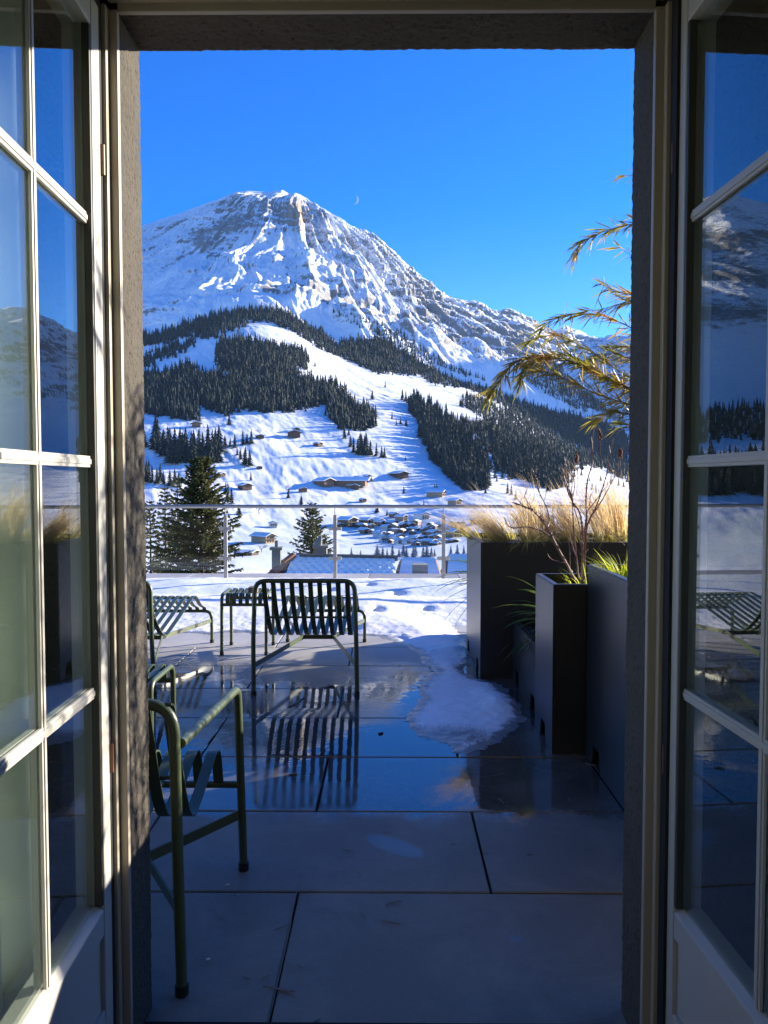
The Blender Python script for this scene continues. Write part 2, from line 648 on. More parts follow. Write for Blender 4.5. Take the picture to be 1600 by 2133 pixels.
def m_tile():
    t = NT('slate_tile')
    geo = t.n("ShaderNodeNewGeometry")
    pos = geo.outputs['Position']
    sx = t.n("ShaderNodeSeparateXYZ")
    t.l(pos, sx.inputs[0])
    big = t.noise(0.9, 5, 0.6, vec=pos)
    med = t.noise(4.5, 5, 0.65, vec=pos)
    fine = t.noise(55, 4, 0.6, vec=pos)
    # standing water where the slabs dip: rows beyond the third joint
    y = sx.outputs['Y']
    x = sx.outputs['X']
    wob = t.math('MULTIPLY', t.math('SUBTRACT', med, 0.5), 0.55)
    yy = t.math('ADD', y, wob)
    near = t.n("ShaderNodeMapRange", interpolation_type='SMOOTHSTEP', i_From_Min=3.16, i_From_Max=3.36)
    t.l(yy, near.inputs[0])
    far = t.n("ShaderNodeMapRange", interpolation_type='SMOOTHSTEP', i_From_Min=6.25, i_From_Max=5.75, i_To_Min=0.12, i_To_Max=1.0)
    t.l(yy, far.inputs[0])
    # a drier island right of the middle
    dx = t.math('SUBTRACT', x, -0.62)
    dy = t.math('ADD', t.math('SUBTRACT', y, 5.72), t.math('MULTIPLY', wob, 1.6))
    d2 = t.math('ADD', t.math('MULTIPLY', t.math('MULTIPLY', dx, dx), 1.9), t.math('MULTIPLY', t.math('MULTIPLY', dy, dy), 5.5))
    isl = t.n("ShaderNodeMapRange", interpolation_type='SMOOTHSTEP', i_From_Min=0.25, i_From_Max=1.0, i_To_Min=0.35)
    t.l(d2, isl.inputs[0])
    wet = t.math('MULTIPLY', t.math('MULTIPLY', near.outputs[0], far.outputs[0]), isl.outputs[0])
    patch = t.ramp(big, [(0.30, 0.62), (0.52, 1.0)])
    wet = t.math('MULTIPLY', wet, patch)
    for (u0, v0, u1, v1, wd, am) in ((768, 1742, 880, 1783, .055, .42), (1062, 1953, 1088, 1958, .02, .4)):
        a, c = G(u0, v0), G(u1, v1)
        d_ = (c - a) / 2
        L2 = d_.length
        cx, cy, ux, uy = (a.x + c.x) / 2, (a.y + c.y) / 2, d_.x / L2, d_.y / L2
        ex, ey = t.math('SUBTRACT', x, cx), t.math('SUBTRACT', y, cy)
        al = t.math('ADD', t.math('MULTIPLY', ex, ux / (L2 * 1.05)), t.math('MULTIPLY', ey, uy / (L2 * 1.05)))
        ac = t.math('ADD', t.math('MULTIPLY', ex, -uy / wd), t.math('MULTIPLY', ey, ux / wd))
        rr_ = t.math('ADD', t.math('MULTIPLY', al, al), t.math('MULTIPLY', ac, ac))
        rr_ = t.math('ADD', rr_, t.math('MULTIPLY', t.math('SUBTRACT', med, 0.5), 0.9))
        mk = t.n("ShaderNodeMapRange", interpolation_type='SMOOTHSTEP', i_From_Min=1.15, i_From_Max=0.8, i_To_Max=am)
        t.l(rr_, mk.inputs[0])
        wet = t.math('MAXIMUM', wet, mk.outputs[0])
    dry_sunlit_c = t.mix(big, (0.180, 0.172, 0.146), (0.245, 0.236, 0.204))
    dry_sunlit_c = t.mix(t.ramp(fine, [(0.35, 0.0), (0.8, 0.35)]), dry_sunlit_c, (0.29, 0.265, 0.23))
    sun_paint = t.n("ShaderNodeMapRange", interpolation_type='SMOOTHSTEP', i_From_Min=5.7, i_From_Max=6.5)
    t.l(yy, sun_paint.inputs[0])
    dry_sunlit_c = t.mix(sun_paint.outputs[0], dry_sunlit_c, t.mix(big, (0.46, 0.44, 0.41), (0.54, 0.52, 0.485)))  # far slabs paler: drier stone plus sunlight painted into the colour
    wet_c = t.mix(big, (0.060, 0.055, 0.048), (0.090, 0.082, 0.072))
    col = t.mix(wet, dry_sunlit_c, wet_c)
    rough = t.n("ShaderNodeMapRange", i_To_Min=0.50, i_To_Max=0.022)
    t.l(wet, rough.inputs[0])
    rmod = t.math('ADD', rough.outputs[0], t.math('MULTIPLY', t.math('SUBTRACT', med, 0.5), 0.12), True)
    rmod = t.math('MAXIMUM', rmod, 0.012)
    dryb = t.bump(fine, 0.12, 0.002)
    rip = t.noise(10, 2, 0.45, vec=pos)
    ripb = t.bump(t.noise(55, 2, 0.5, vec=pos), 0.05, 0.0012, t.bump(rip, 0.085, 0.006))
    mixn = t.n("ShaderNodeMix", data_type='VECTOR')
    t.l(wet, mixn.inputs[0])
    t.l(dryb, mixn.inputs[4])
    t.l(ripb, mixn.inputs[5])
    tone = t.n("ShaderNodeAttribute", attribute_name="tone")
    tn = t.n("ShaderNodeMapRange", i_To_Min=0.80, i_To_Max=1.18)
    t.l(tone.outputs['Fac'], tn.inputs[0])
    stain = t.ramp(t.noise(2.6, 6, 0.72, vec=pos, dist=0.6), [(0.42, 0.86), (0.56, 1.0), (0.72, 1.12)])
    vm = t.n("ShaderNodeVectorMath", operation='SCALE')
    t.l(col, vm.inputs[0])
    t.l(t.math('MULTIPLY', tn.outputs[0], stain), vm.inputs['Scale'])
    sp = t.n("ShaderNodeMapRange", i_To_Min=0.16, i_To_Max=0.85)
    t.l(wet, sp.inputs[0])
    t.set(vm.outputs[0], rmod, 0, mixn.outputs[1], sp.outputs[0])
    t.b.inputs['IOR'].default_value = 1.55
    return t.m


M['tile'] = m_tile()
M['joint'] = simple('dark_joint', (0.006, 0.006, 0.006), 0.9)


def m_snow(name, scale, dirt=0.0):
    t = NT(name)
    geo = t.n("ShaderNodeNewGeometry")
    pos = geo.outputs['Position']
    n1 = t.noise(scale, 5, 0.6, vec=pos)
    n2 = t.noise(scale * 6, 4, 0.6, vec=pos)
    col = t.mix(n1, (0.90, 0.89, 0.865), (0.95, 0.94, 0.92))
    b1 = t.bump(n1, 0.16, 0.4 / scale)
    b2 = t.bump(n2, 0.30, 0.09 / scale, b1)
    return t, t.set(col, 0.65, 0, b2, 0.3)


t_ts, M['terrace_snow'] = m_snow('terrace_snow', 14)


def m_melt():
    """thin slush: the tile shows through where the snow has almost gone"""
    t = t_ts
    at = t.n("ShaderNodeAttribute", attribute_name="thin")
    geo = t.n("ShaderNodeNewGeometry")
    nz = t.noise(85, 5, 0.75, vec=geo.outputs['Position'])
    f = t.math('ADD', at.outputs['Fac'], t.math('MULTIPLY', t.math('SUBTRACT', nz, 0.5), 1.5))
    f = t.ramp(f, [(0.40, 0.0), (0.75, 1.0)])
    old = t.b.inputs['Base Color'].links[0].from_socket
    col = t.mix(f, old, (0.27, 0.27, 0.27))
    t.l(col, t.b.inputs['Base Color'])
    rr = t.n("ShaderNodeMapRange", i_To_Min=0.65, i_To_Max=0.12)
    t.l(f, rr.inputs[0])
    t.l(rr.outputs[0], t.b.inputs['Roughness'])


m_melt()


def m_terrain():
    t = NT('snow_and_rock')
    geo = t.n("ShaderNodeNewGeometry")
    pos = geo.outputs['Position']
    at = t.n("ShaderNodeAttribute", attribute_name="rock")
    ao = t.n("ShaderNodeAttribute", attribute_name="ochre")
    st = t.n("ShaderNodeMapping")
    st.inputs['Scale'].default_value = (1, 1, 3.0)
    t.l(pos, st.inputs['Vector'])
    n1 = t.noise(0.022, 6, 0.7, vec=st.outputs[0])
    n2 = t.noise(0.07, 4, 0.65, vec=st.outputs[0])
    f = t.math('ADD', at.outputs['Fac'], t.math('MULTIPLY', t.math('SUBTRACT', n1, 0.5), 1.25))
    f = t.math('ADD', f, t.math('MULTIPLY', t.math('SUBTRACT', n2, 0.5), 0.75))
    f = t.ramp(f, [(0.44, 0.0), (0.68, 1.0)])
    rock = t.mix(n2, (0.15, 0.145, 0.14), (0.29, 0.275, 0.255))
    rock = t.mix(ao.outputs['Fac'], rock, (0.42, 0.29, 0.17))
    ns = t.noise(0.01, 4, 0.6, vec=pos)
    snow = t.mix(ns, (0.77, 0.79, 0.82), (0.85, 0.86, 0.87))
    col = t.mix(f, snow, rock)
    at2 = t.n("ShaderNodeAttribute", attribute_name="mount")
    bm = t.noise(0.018, 6, 0.62, vec=pos)
    fb = t.noise(0.16, 4, 0.65, vec=pos)
    bm = t.math('ADD', bm, t.math('MULTIPLY', fb, 0.13))
    hgt = t.math('MULTIPLY', bm, t.math('ADD', t.math('MULTIPLY', at2.outputs['Fac'], 14.0), 2.2))
    bb = t.n("ShaderNodeBump")
    bb.inputs['Strength'].default_value = 0.75
    bb.inputs['Distance'].default_value = 1.0
    t.l(hgt, bb.inputs['Height'])
    return t.set(col, 0.75, 0, bb.outputs[0], 0.15)


M['terrain'] = m_terrain()

# ------------------------------------------------------------------ terrain
# stations across the view: (image column, [(distance, image row) ...]) give the lie of the land as distance and slope
ST = {
    -700: [(600, 1130), (760, 1060), (950, 1000), (1150, 930), (1400, 880), (1750, 830), (1950, 800), (2150, 770), (2500, 700), (3200, 560), (4200, 400)],
    -180: [(600, 1130), (760, 1060), (950, 985), (1150, 930), (1400, 890), (1750, 850), (1950, 820), (2150, 780), (2500, 700), (3100, 560), (4000, 400)],
    -60: [(600, 1130), (760, 1060), (950, 985), (1150, 930), (1400, 890), (1750, 850), (1950, 820), (2150, 780), (2500, 700), (3100, 560), (4000, 372)],
    120: [(600, 1130), (760, 1060), (900, 1000), (1100, 930), (1350, 860), (1750, 790), (1950, 770), (2150, 755), (2500, 695), (3300, 590), (4300, 430)],
    220: [(600, 1135), (760, 1062), (890, 1000), (1090, 925), (1350, 852), (1750, 790), (1950, 770), (2150, 762), (2500, 695), (3400, 590), (4500, 490)],
    300: [(600, 1140), (750, 1065), (880, 1000), (1080, 915), (1350, 850), (1700, 790), (1900, 766), (2100, 762), (2500, 695), (3400, 590), (4600, 468)],
    400: [(600, 1140), (750, 1070), (900, 1000), (1100, 903), (1350, 850), (1750, 770), (1980, 724), (2180, 719), (2550, 665), (3400, 560), (4550, 436)],
    500: [(600, 1140), (760, 1080), (920, 1000), (1110, 903), (1370, 845), (1850, 735), (2080, 673), (2300, 668), (2650, 630), (3450, 530), (4500, 398)],
    600: [(600, 1140), (760, 1090), (940, 1000), (1140, 905), (1400, 843), (1850, 745), (2100, 690), (2320, 683), (2700, 635), (3500, 520), (4500, 398)],
    700: [(600, 1140), (770, 1100), (960, 1000), (1170, 908), (1450, 850), (1900, 778), (2150, 742), (2400, 728), (2800, 690), (3650, 570), (4700, 457)],
    800: [(600, 1140), (780, 1100), (960, 1005), (1200, 905), (1500, 845), (1950, 795), (2250, 768), (2500, 752), (2950, 715), (3850, 620), (4900, 513)],
    900: [(600, 1130), (780, 1085), (980, 1010), (1230, 925), (1550, 858), (2000, 808), (2300, 786), (2600, 772), (3100, 742), (4000, 690), (5100, 603)],
    1000: [(600, 1120), (780, 1060), (1000, 1010), (1280, 935), (1600, 865), (2050, 832), (2350, 812), (2700, 795), (3300, 765), (4200, 715), (5300, 652)],
    1100: [(600, 1110), (800, 1060), (1020, 1018), (1350, 960), (1750, 905), (2150, 877), (2480, 857), (2850, 830), (3500, 790), (4400, 745), (5700, 672)],
    1200: [(600, 1105), (800, 1062), (1050, 1028), (1450, 1000), (1950, 950), (2350, 922), (2650, 900), (3000, 875), (3800, 820), (4800, 770), (6300, 704)],
    1310: [(600, 1105), (800, 1065), (1050, 1042), (1550, 1022), (2150, 990), (2550, 965), (2850, 940), (3200, 915), (4100, 850), (5000, 790), (6600, 716)],
    1400: [(600, 1105), (800, 1065), (1050, 1042), (1550, 1015), (2150, 970), (2550, 930), (2850, 900), (3200, 870), (4000, 790), (4900, 730), (6000, 662)],
    1500: [(600, 1105), (800, 1065), (1050, 1042), (1550, 1010), (2150, 960), (2550, 920), (2850, 890), (3200, 860), (4000, 780), (4900, 740), (6000, 690)],
    1750: [(600, 1105), (800, 1065), (1050, 1042), (1550, 1008), (2150, 940), (2550, 885), (2850, 840), (3200, 790), (3600, 730), (4100, 660), (4700, 620)],
    2040: [(600, 1105), (800, 1065), (1050, 1042), (1550, 1005), (2150, 920), (2550, 840), (2850, 770), (3200, 690), (3550, 600), (3900, 530), (4300, 500)],  # unseen ridge off to the right, raised to cast shade on the forest slope
    2300: [(600, 1105), (800, 1065), (1050, 1042), (1550, 1010), (2150, 960), (2550, 920), (2850, 890), (3200, 860), (4000, 780), (4900, 720), (6000, 640)],
}
SKY = [(-700, 400), (-180, 400), (-60, 374), (120, 430), (220, 490), (300, 470), (345, 455), (420, 430), (470, 410), (500, 398), (520, 397), (560, 401), (590, 397),
       (605, 404), (625, 404), (660, 430), (700, 455), (745, 488), (780, 503), (831, 541), (869, 578), (891, 596), (922, 622), (955, 640),
       (975, 645), (996, 651), (1013, 667), (1036, 676), (1077, 670), (1104, 673), (1117, 687), (1144, 704), (1178, 694), (1215, 711),
       (1252, 714), (1310, 717), (1400, 662), (1440, 655), (1500, 690), (1750, 620), (2040, 500), (2300, 640)]

tu = np.concatenate([np.arange(-2500, -400, 45), np.arange(-400, 250, 6), np.arange(250, 1325, 1.25), np.arange(1325, 1620, 6), np.arange(1620, 2800, 45)])
tt = (tu - 813.0) / F
Yr = np.concatenate([np.geomspace(13, 560, 46), np.arange(575, 2600, 6.5), np.arange(2600, 5800, 11.0), np.arange(5800, 7200, 30.0)])
su = np.array(sorted(ST))
KY = np.array([[k[0] for k in ST[u]] for u in su], float)
KV = np.array([[k[1] for k in ST[u]] for u in su], float)
nk = KY.shape[1]
cY = np.stack([np.interp(tu, su, KY[:, k]) for k in range(nk)], 1)
cV = np.stack([np.interp(tu, su, KV[:, k]) for k in range(nk)], 1)
skyv = np.interp(tu, [s[0] for s in SKY], [s[1] for s in SKY])
# soften the stations sideways (by image column so every spacing counts the same)
ug = np.arange(-2500, 2800, 10.0)
kern = np.exp(-0.5 * (np.arange(-12, 13) / 4.0) ** 2)
kern /= kern.sum()


def soft(c):
    g = np.interp(ug, tu, c)
    g = np.convolve(np.pad(g, 12, mode='edge'), kern, mode='valid')
    return np.interp(tu, ug, g)


for k in range(nk):
    cY[:, k] = soft(cY[:, k])
    if k < nk - 1:
        cV[:, k] = soft(cV[:, k])
cV[:, -1] = skyv
# exact elevation slope of an image row at a column
kk = np.cos(PITCH)
sn = np.sin(PITCH)


def elev(v):
    q = (1066.5 - v) / F
    return (q * kk - sn) / (kk + q * sn)


Yu = np.arange(0, 7400, 8.0)
gk = np.exp(-0.5 * (np.arange(-9, 10) / 3.2) ** 2)
gk /= gk.sum()
Z = np.zeros((len(tu), len(Yr)))
for i in range(len(tu)):
    ys = np.concatenate([[0, 14, 120, 350], cY[i], [cY[i, -1] + 420, cY[i, -1] + 1200, 9000]])
    zk = CAMZ + cY[i] * elev(cV[i])
    zs = np.concatenate([[-8, -9, -24, -42], zk, [zk[-1] - 60, zk[-1] - 450, zk[-1] - 900]])
    z = np.interp(Yu, ys, zs)
    z = np.convolve(np.pad(z, 9, mode='edge'), gk, mode='valid')
    Z[i] = np.interp(Yr, Yu, z)
TT, YY = np.meshgrid(tt, Yr, indexing='ij')
XX = TT * YY
UU = np.repeat(tu[:, None], len(Yr), 1)
ysky = np.repeat(cY[:, -1:], len(Yr), 1)
crest = np.repeat(cY[:, 6:7], len(Yr), 1)
# rolling meadows
wm = sstep(420, 900, YY) * (1 - sstep(2100, 2700, YY))
Z += wm * (4.6 * fbm(XX / 230, YY / 210, 3, 2) + 1.25 * ridged((XX + 0.5 * YY) / 75, (YY - .3 * XX) / 150, 9, 3) + 0.75 * fbm((XX + .4 * YY) / 16, YY / 52, 21, 3))
Z += (1 - sstep(300, 600, YY)) * sstep(20, 60, YY) * 1.2 * fbm(XX / 30, YY / 30, 17, 3)
# mountain: gullies falling away from the summit, cliff bands, crags
base_m = crest + 170 - 170 * sstep(640, 760, UU)
wk = sstep(0, 480, YY - base_m) * (1 - 0.84 * np.exp(-((YY - ysky) / 240.0) ** 2)) * (1 - sstep(150, 600, YY - ysky) * 0.5)
Sx, Sy = (600 - 813) / F * 4500, 4500.0
ang = np.arctan2(XX - Sx, Sy + 350 - YY)
rad = np.hypot(XX - Sx, Sy + 350 - YY)
wx = 90 * perlin(XX / 420, YY / 420, 31)
wy = 90 * perlin(XX / 420, YY / 420, 32)
gul = ridged(ang * 5.5 + wx / 420, rad / 1500, 41, 2)
gul2 = ridged(ang * 19 + wx / 160, rad / 620, 47, 3)
rid = ridged((XX + wx) / 640, (YY + wy) / 640, 51, 5, 0.52)
rid2 = ridged((XX + wx) / 130, (YY + wy) / 210, 57, 4, 0.55)
dz = (34 * gul + 24 * gul2 + 30 * rid + 11 * rid2) * (0.62 + 0.50 * sstep(560, 700, UU))
# rock steps
Zm = Z + wk * dz
tilt = Zm + 0.10 * XX + 45 * fbm(XX / 420, YY / 420, 63, 2)
stepn = 62.0
fr = tilt / stepn - np.floor(tilt / stepn)
stp = (sstep(0.30, 0.62, fr) - fr) * stepn
wst = wk * sstep(-0.15, 0.45, perlin(XX / 420, YY / 600, 68)) * 0.55
Z = Zm + wst * stp * (0.45 + 0.55 * sstep(560, 680, UU))
# attributes
dZx = np.gradient(Z, axis=0) / np.maximum(np.gradient(XX, axis=0), 0.1)
dZy = np.gradient(Z, axis=1) / np.gradient(YY, axis=1)
slope = np.hypot(dZx, dZy - dZx * TT)
mount = sstep(0, 500, YY - base_m)
P = np.stack([XX, YY, Z], -1)
pu, pv = project(P)
rock = mount * (0.54 * sstep(0.82, 1.60, slope) + 0.19 - 0.14 * sstep(560, 640, UU) + 0.12 * sstep(640, 760, UU) + 0.20 * fbm(XX / 330, YY / 330, 71, 3))
# the crags named by where they stand on the mountain (column, row, size, strength)
for (cx, cy, sx_, sy_, a) in [(505, 450, 45, 32, .42), (420, 500, 40, 25, .36), (345, 545, 25, 18, .3), (470, 470, 30, 25, .25), (590, 455, 22, 22, .3), (620, 440, 22, 28, .55), (545, 545, 55, 20, .16),
                             (590, 590, 60, 22, .26), (650, 610, 40, 28, .05), (340, 655, 38, 20, .38), (560, 425, 20, 16, .25), (700, 640, 55, 25, .22), (780, 660, 60, 28, .25), (860, 690, 50, 35, .3),
                             (935, 720, 45, 40, .32), (990, 685, 30, 30, .38), (1080, 700, 38, 32, .48), (905, 650, 25, 25, .3), (820, 600, 40, 16, .22), (1000, 745, 40, 25, .3),
                             (-60, 470, 150, 18, .4), (-100, 560, 200, 16, .35), (-60, 640, 200, 22, .35), (1400, 740, 80, 40, .35)]:
    rock += mount * a * np.exp(-((pu - cx) / sx_) ** 2 - ((pv - cy) / sy_) ** 2)
rock -= mount * 0.34 * np.exp(-((pu - 370) / 75.) ** 2 - ((pv - 600) / 42.) ** 2)
rock -= mount * 0.30 * np.exp(-((pu - 815) / 45.) ** 2 - ((pv - 590) / 38.) ** 2)
rock -= mount * 0.35 * np.exp(-((pu - 400) / 60.) ** 2 - ((pv - 445) / 14.) ** 2)
rock -= mount * 0.25 * np.exp(-((pu - 700) / 40.) ** 2 - ((pv - 470) / 14.) ** 2)
rock += mount * 0.22 * (1 - sstep(40, 200, UU))
ochre = mount * np.exp(-((pu - 622) / 24.) ** 2 - ((pv - 448) / 26.) ** 2)
nu, ny = Z.shape
idx = np.arange(nu * ny).reshape(nu, ny)
Fq = np.stack([idx[:-1, :-1], idx[1:, :-1], idx[1:, 1:], idx[:-1, 1:]], -1).reshape(-1, 4)
terrain = np_mesh("terrain", P.reshape(-1, 3), Fq, M['terrain'])
tag(terrain, kind='structure')
for nm, arr in (("rock", rock), ("ochre", ochre), ("mount", mount)):
    a = terrain.data.attributes.new(nm, 'FLOAT', 'POINT')
    a.data.foreach_set("value", np.clip(arr, 0, 1).ravel().astype(np.float32))

EL = (Z - CAMZ) / YY
RM = np.maximum.accumulate(EL[:, 4:], axis=1)
Yvis = Yr[4:]


def on_ground(u, v):
    """where the line of sight through an image point first meets the land"""
    d = ray(u, v)
    t = d.x / d.y
    i = int(np.clip(np.searchsorted(tt, t), 1, len(tt) - 1))
    w = (t - tt[i - 1]) / (tt[i] - tt[i - 1])
    e = d.z / d.y
    rm = RM[i] if w > 0.5 else RM[i - 1]
    j = int(np.searchsorted(rm, e))
    if j >= len(Yvis):
        return None
    Y = Yvis[j]
    if j > 0 and rm[j] > rm[j - 1]:
        Y = Yvis[j - 1] + (Yvis[j] - Yvis[j - 1]) * (e - rm[j - 1]) / (rm[j] - rm[j - 1])
    return Vector((t * Y, Y, ground_z(t * Y, Y)))


def ground_z(x, y):
    t = x / y
    i = int(np.clip(np.searchsorted(tt, t), 1, len(tt) - 1))
    j = int(np.clip(np.searchsorted(Yr, y), 1, len(Yr) - 1))
    a = min(1, max(0, (t - tt[i - 1]) / (tt[i] - tt[i - 1])))
    b = min(1, max(0, (y - Yr[j - 1]) / (Yr[j] - Yr[j - 1])))
    return float((Z[i - 1, j - 1] * (1 - a) + Z[i, j - 1] * a) * (1 - b) + (Z[i - 1, j] * (1 - a) + Z[i, j] * a) * b)


# ------------------------------------------------------------------ far spruces
def spruce_arrays(seed, tiers=8, seg=7):
    rg = random.Random(seed)
    V = []
    T = []
    V.append((0, 0, 1.0))
    rad0 = rg.uniform(0.15, 0.21)
    for k in range(tiers):
        zt = 1.0 - 0.93 * (k / tiers) ** 0.9
        zb = 1.0 - 0.95 * ((k + 1.35) / tiers) ** 0.9
        zb = max(zb, 0.03)
        r = rad0 * ((k + 1) / tiers) ** 0.82 * rg.uniform(0.85, 1.12)
        b = len(V)
        off = rg.uniform(0, 6.28)
        V.append((rg.uniform(-.01, .01), rg.uniform(-.01, .01), min(1.0, zt + 0.02)))
        for j in range(seg * 2):
            a = off + math.pi * j / seg
            rr = r * (rg.uniform(0.85, 1.25) if j % 2 == 0 else rg.uniform(0.35, 0.6))
            V.append((rr * math.cos(a), rr * math.sin(a), zb + (rg.uniform(-0.03, 0.01) if j % 2 == 0 else 0.045)))
        for j in range(seg * 2):
            T.append((b, b + 1 + j, b + 1 + (j + 1) % (seg * 2)))
    return np.array(V), np.array(T)


SPR = [spruce_arrays(100 + k) for k in range(7)]
SPR_LO = [spruce_arrays(200 + k, 5, 4) for k in range(6)]
spr_me = []
for k, (V, T) in enumerate(SPR):
    o = np_mesh("spruce", V, T, M['spruce'], None, False)
    spr_me.append(o.data)
    bpy.data.objects.remove(o)
fro_me = []
for k in range(3):
    V, T = SPR[k]
    o = np_mesh("frosted_spruce", V, T, M['spruce_frost'], None, False)
    fro_me.append(o.data)
    bpy.data.objects.remove(o)


def z1(x, y):
    return (280 + 0.3375 * x, 380 + 0.3375 * y)


def z2(x, y):
    return (780 + 0.3375 * x, 380 + 0.3375 * y)


def z3(x, y):
    return (290 + 0.3375 * x, 860 + 0.3375 * y)


def z4(x, y):
    return (640 + 0.225 * x, 860 + 0.225 * y)


def z5(x, y):
    return (900 + 0.2625 * x, 860 + 0.2625 * y)


# woods: outline of where the trees stand, tree height in image rows, spacing
WOODS = [
    ([z1(*p) for p in [(30, 960), (210, 930), (400, 860), (430, 850), (560, 820), (700, 800), (900, 790), (990, 850), (1150, 930), (1215, 985), (1100, 1000), (960, 915), (830, 862), (700, 852), (640, 905), (510, 950), (400, 970), (385, 930), (220, 985), (30, 1015)]], 17, 4.3),
    ([z1(*p) for p in [(30, 1090), (230, 1020), (390, 965), (395, 990), (280, 1050), (130, 1120), (30, 1150)]], 15, 4.3),
    ([z1(*p) for p in [(515, 990), (670, 985), (1000, 1040), (1085, 1090), (1060, 1150), (1000, 1160), (1010, 1215), (680, 1205), (520, 1160), (505, 1110)]], 20, 4.6),
    ([z1(*p) for p in [(30, 1190), (200, 1200), (330, 1150), (430, 1200), (560, 1210), (700, 1230), (1000, 1220), (1260, 1265), (1330, 1360), (1495, 1440), (1500, 1500), (1400, 1535), (1260, 1530), (1200, 1450), (1170, 1355), (1050, 1400), (850, 1425), (640, 1405), (600, 1430), (510, 1435), (400, 1380), (385, 1475), (300, 1470), (30, 1430)]], 25, 5.2),
    ([z1(*p) for p in [(1215, 1010), (1400, 980), (1600, 1000), (1600, 1180), (1490, 1180), (1215, 1060), (1100, 1010), (1180, 1000)]], 17, 4.4),
    ([z2(*p) for p in [(0, 960), (110, 1010), (330, 1140), (480, 1220), (640, 1270), (800, 1320), (1100, 1420), (1400, 1480), (1570, 1570), (1570, 1760), (1450, 1700), (1300, 1640), (1000, 1470), (870, 1410), (760, 1370), (640, 1300), (540, 1265), (480, 1265), (350, 1245), (280, 1195), (0, 1180)]], 14, 4.2),
    ([z5(*p) for p in [(0, 20), (100, 40), (240, 60), (330, 110), (440, 60), (600, 130), (900, 250), (1200, 330), (1570, 470), (1570, 560), (1300, 420), (1160, 440), (1030, 600), (930, 610), (800, 560), (700, 520), (560, 500), (470, 340), (380, 250), (370, 160), (250, 190), (180, 200)]], 18, 4.6),
    ([z5(*p) for p in [(-50, 60), (100, 60), (200, 190), (300, 250), (440, 380), (445, 590), (400, 625), (240, 605), (0, 390), (-60, 250), (-110, 60), (-200, -40), (-150, -60), (0, 0)]], 34, 6.0),
    ([z5(*p) for p in [(-240, -110), (-150, -95), (-60, -60), (60, -40), (60, 40), (-40, 30), (-140, -30), (-230, -80)]], 20, 5.0),
    ([z5(*p) for p in [(480, 190), (640, 280), (820, 340), (960, 380), (1080, 470), (1080, 600), (1010, 600), (920, 600), (780, 560), (650, 520), (520, 400)]], 30, 6.2),
    ([(962, 826), (1000, 830), (1040, 850), (1080, 858), (1185, 882), (1315, 918), (1315, 984), (1250, 964), (1205, 970), (1170, 985), (1100, 925), (1040, 886), (1000, 868), (958, 846)], 15, 4.6),
    ([z2(*p) for p in [(1000, 1080), (1150, 1130), (1200, 1230), (1350, 1330), (1480, 1430), (1250, 1400), (1080, 1320), (960, 1240), (900, 1160)]], 9, 5.0),
    ([z1(*p) for p in [(1230, 800), (1330, 880), (1480, 930), (1600, 960), (1600, 900), (1450, 850), (1300, 790)]], 11, 9.0),
    ([z2(*p) for p in [(0, 900), (120, 900), (300, 1020), (420, 1100), (600, 1190), (760, 1240), (560, 1200), (330, 1120), (110, 990), (0, 940)]], 11, 6.5),
    ([(-220, 860), (-140, 845), (-60, 850), (20, 870), (100, 880), (100, 925), (-20, 925), (-120, 910), (-220, 925)], 26, 8.0),
    ([(-220, 960), (-100, 965), (20, 970), (120, 975), (120, 1035), (20, 1040), (-100, 1030), (-220, 1040)], 46, 10.0),
]
wV = []
wT = []
nb = 0
nwood = 0
for poly, hpx, sp in WOODS:
    sp = sp * (0.78 if sp < 8 else 0.9)
    xs = [p[0] for p in poly]
    ys = [p[1] for p in poly]
    v = min(ys)
    while v <= max(ys):
        u = min(xs)
        while u <= max(xs):
            uu = u + rnd.uniform(-.5, .5) * sp * 1.1
            vv = v + rnd.uniform(-.5, .5) * sp * 0.9
            rag = 11.0 * float(fbm(np.array(uu / 13.0), np.array(vv / 9.0), 123, 2)) + rnd.gauss(0, 3.0)
            if in_poly(np.array([uu + rag]), np.array([vv + rag * .55]), poly)[0] and rnd.random() > 0.06:
                p = on_ground(uu, vv)
                if p is not None and p.y < 5200:
                    h = hpx / F * p.y * rnd.choice((0.5, 0.66, 0.8, 0.92, 1.0, 1.08, 1.2, 1.32))
                    V, T = (SPR_LO if hpx < 30 else SPR)[rnd.randrange(6)]
                    a = rnd.uniform(0, 6.28)
                    wsc = h * rnd.uniform(1.1, 1.6)
                    ca, sa = math.cos(a) * wsc, math.sin(a) * wsc
                    W = np.stack([V[:, 0] * ca - V[:, 1] * sa + p.x, V[:, 0] * sa + V[:, 1] * ca + p.y, V[:, 2] * h + p.z - 0.04 * h], 1)
                    wV.append(W)
                    wT.append(T + nb)
                    nb += len(W)
                    nwood += 1
            u += sp
        v += sp * 0.82
print("wood trees", nwood)
forest = np_mesh("forest", np.concatenate(wV), np.concatenate(wT), M['spruce'], None, False)
tag(forest, "dark spruce woods covering the snowy slopes below the mountain", "forest", None, 'stuff')


def far_tree(u, v, hpx, label, group, mes=spr_me, wide=1.0, name="spruce_tree"):
    p = on_ground(u, v)
    if p is None:
        return
    h = hpx / F * p.y
    o = bpy.data.objects.new(name, mes[rnd.randrange(len(mes))])
    link(o)
    o.location = (p.x, p.y, p.z - 0.03 * h)
    w = h * wide * rnd.uniform(1.2, 1.55)
    o.scale = (w, w, h)
    o.rotation_euler = (0, 0, rnd.uniform(0, 6.28))
    tag(o, label, "tree", group)
    return o


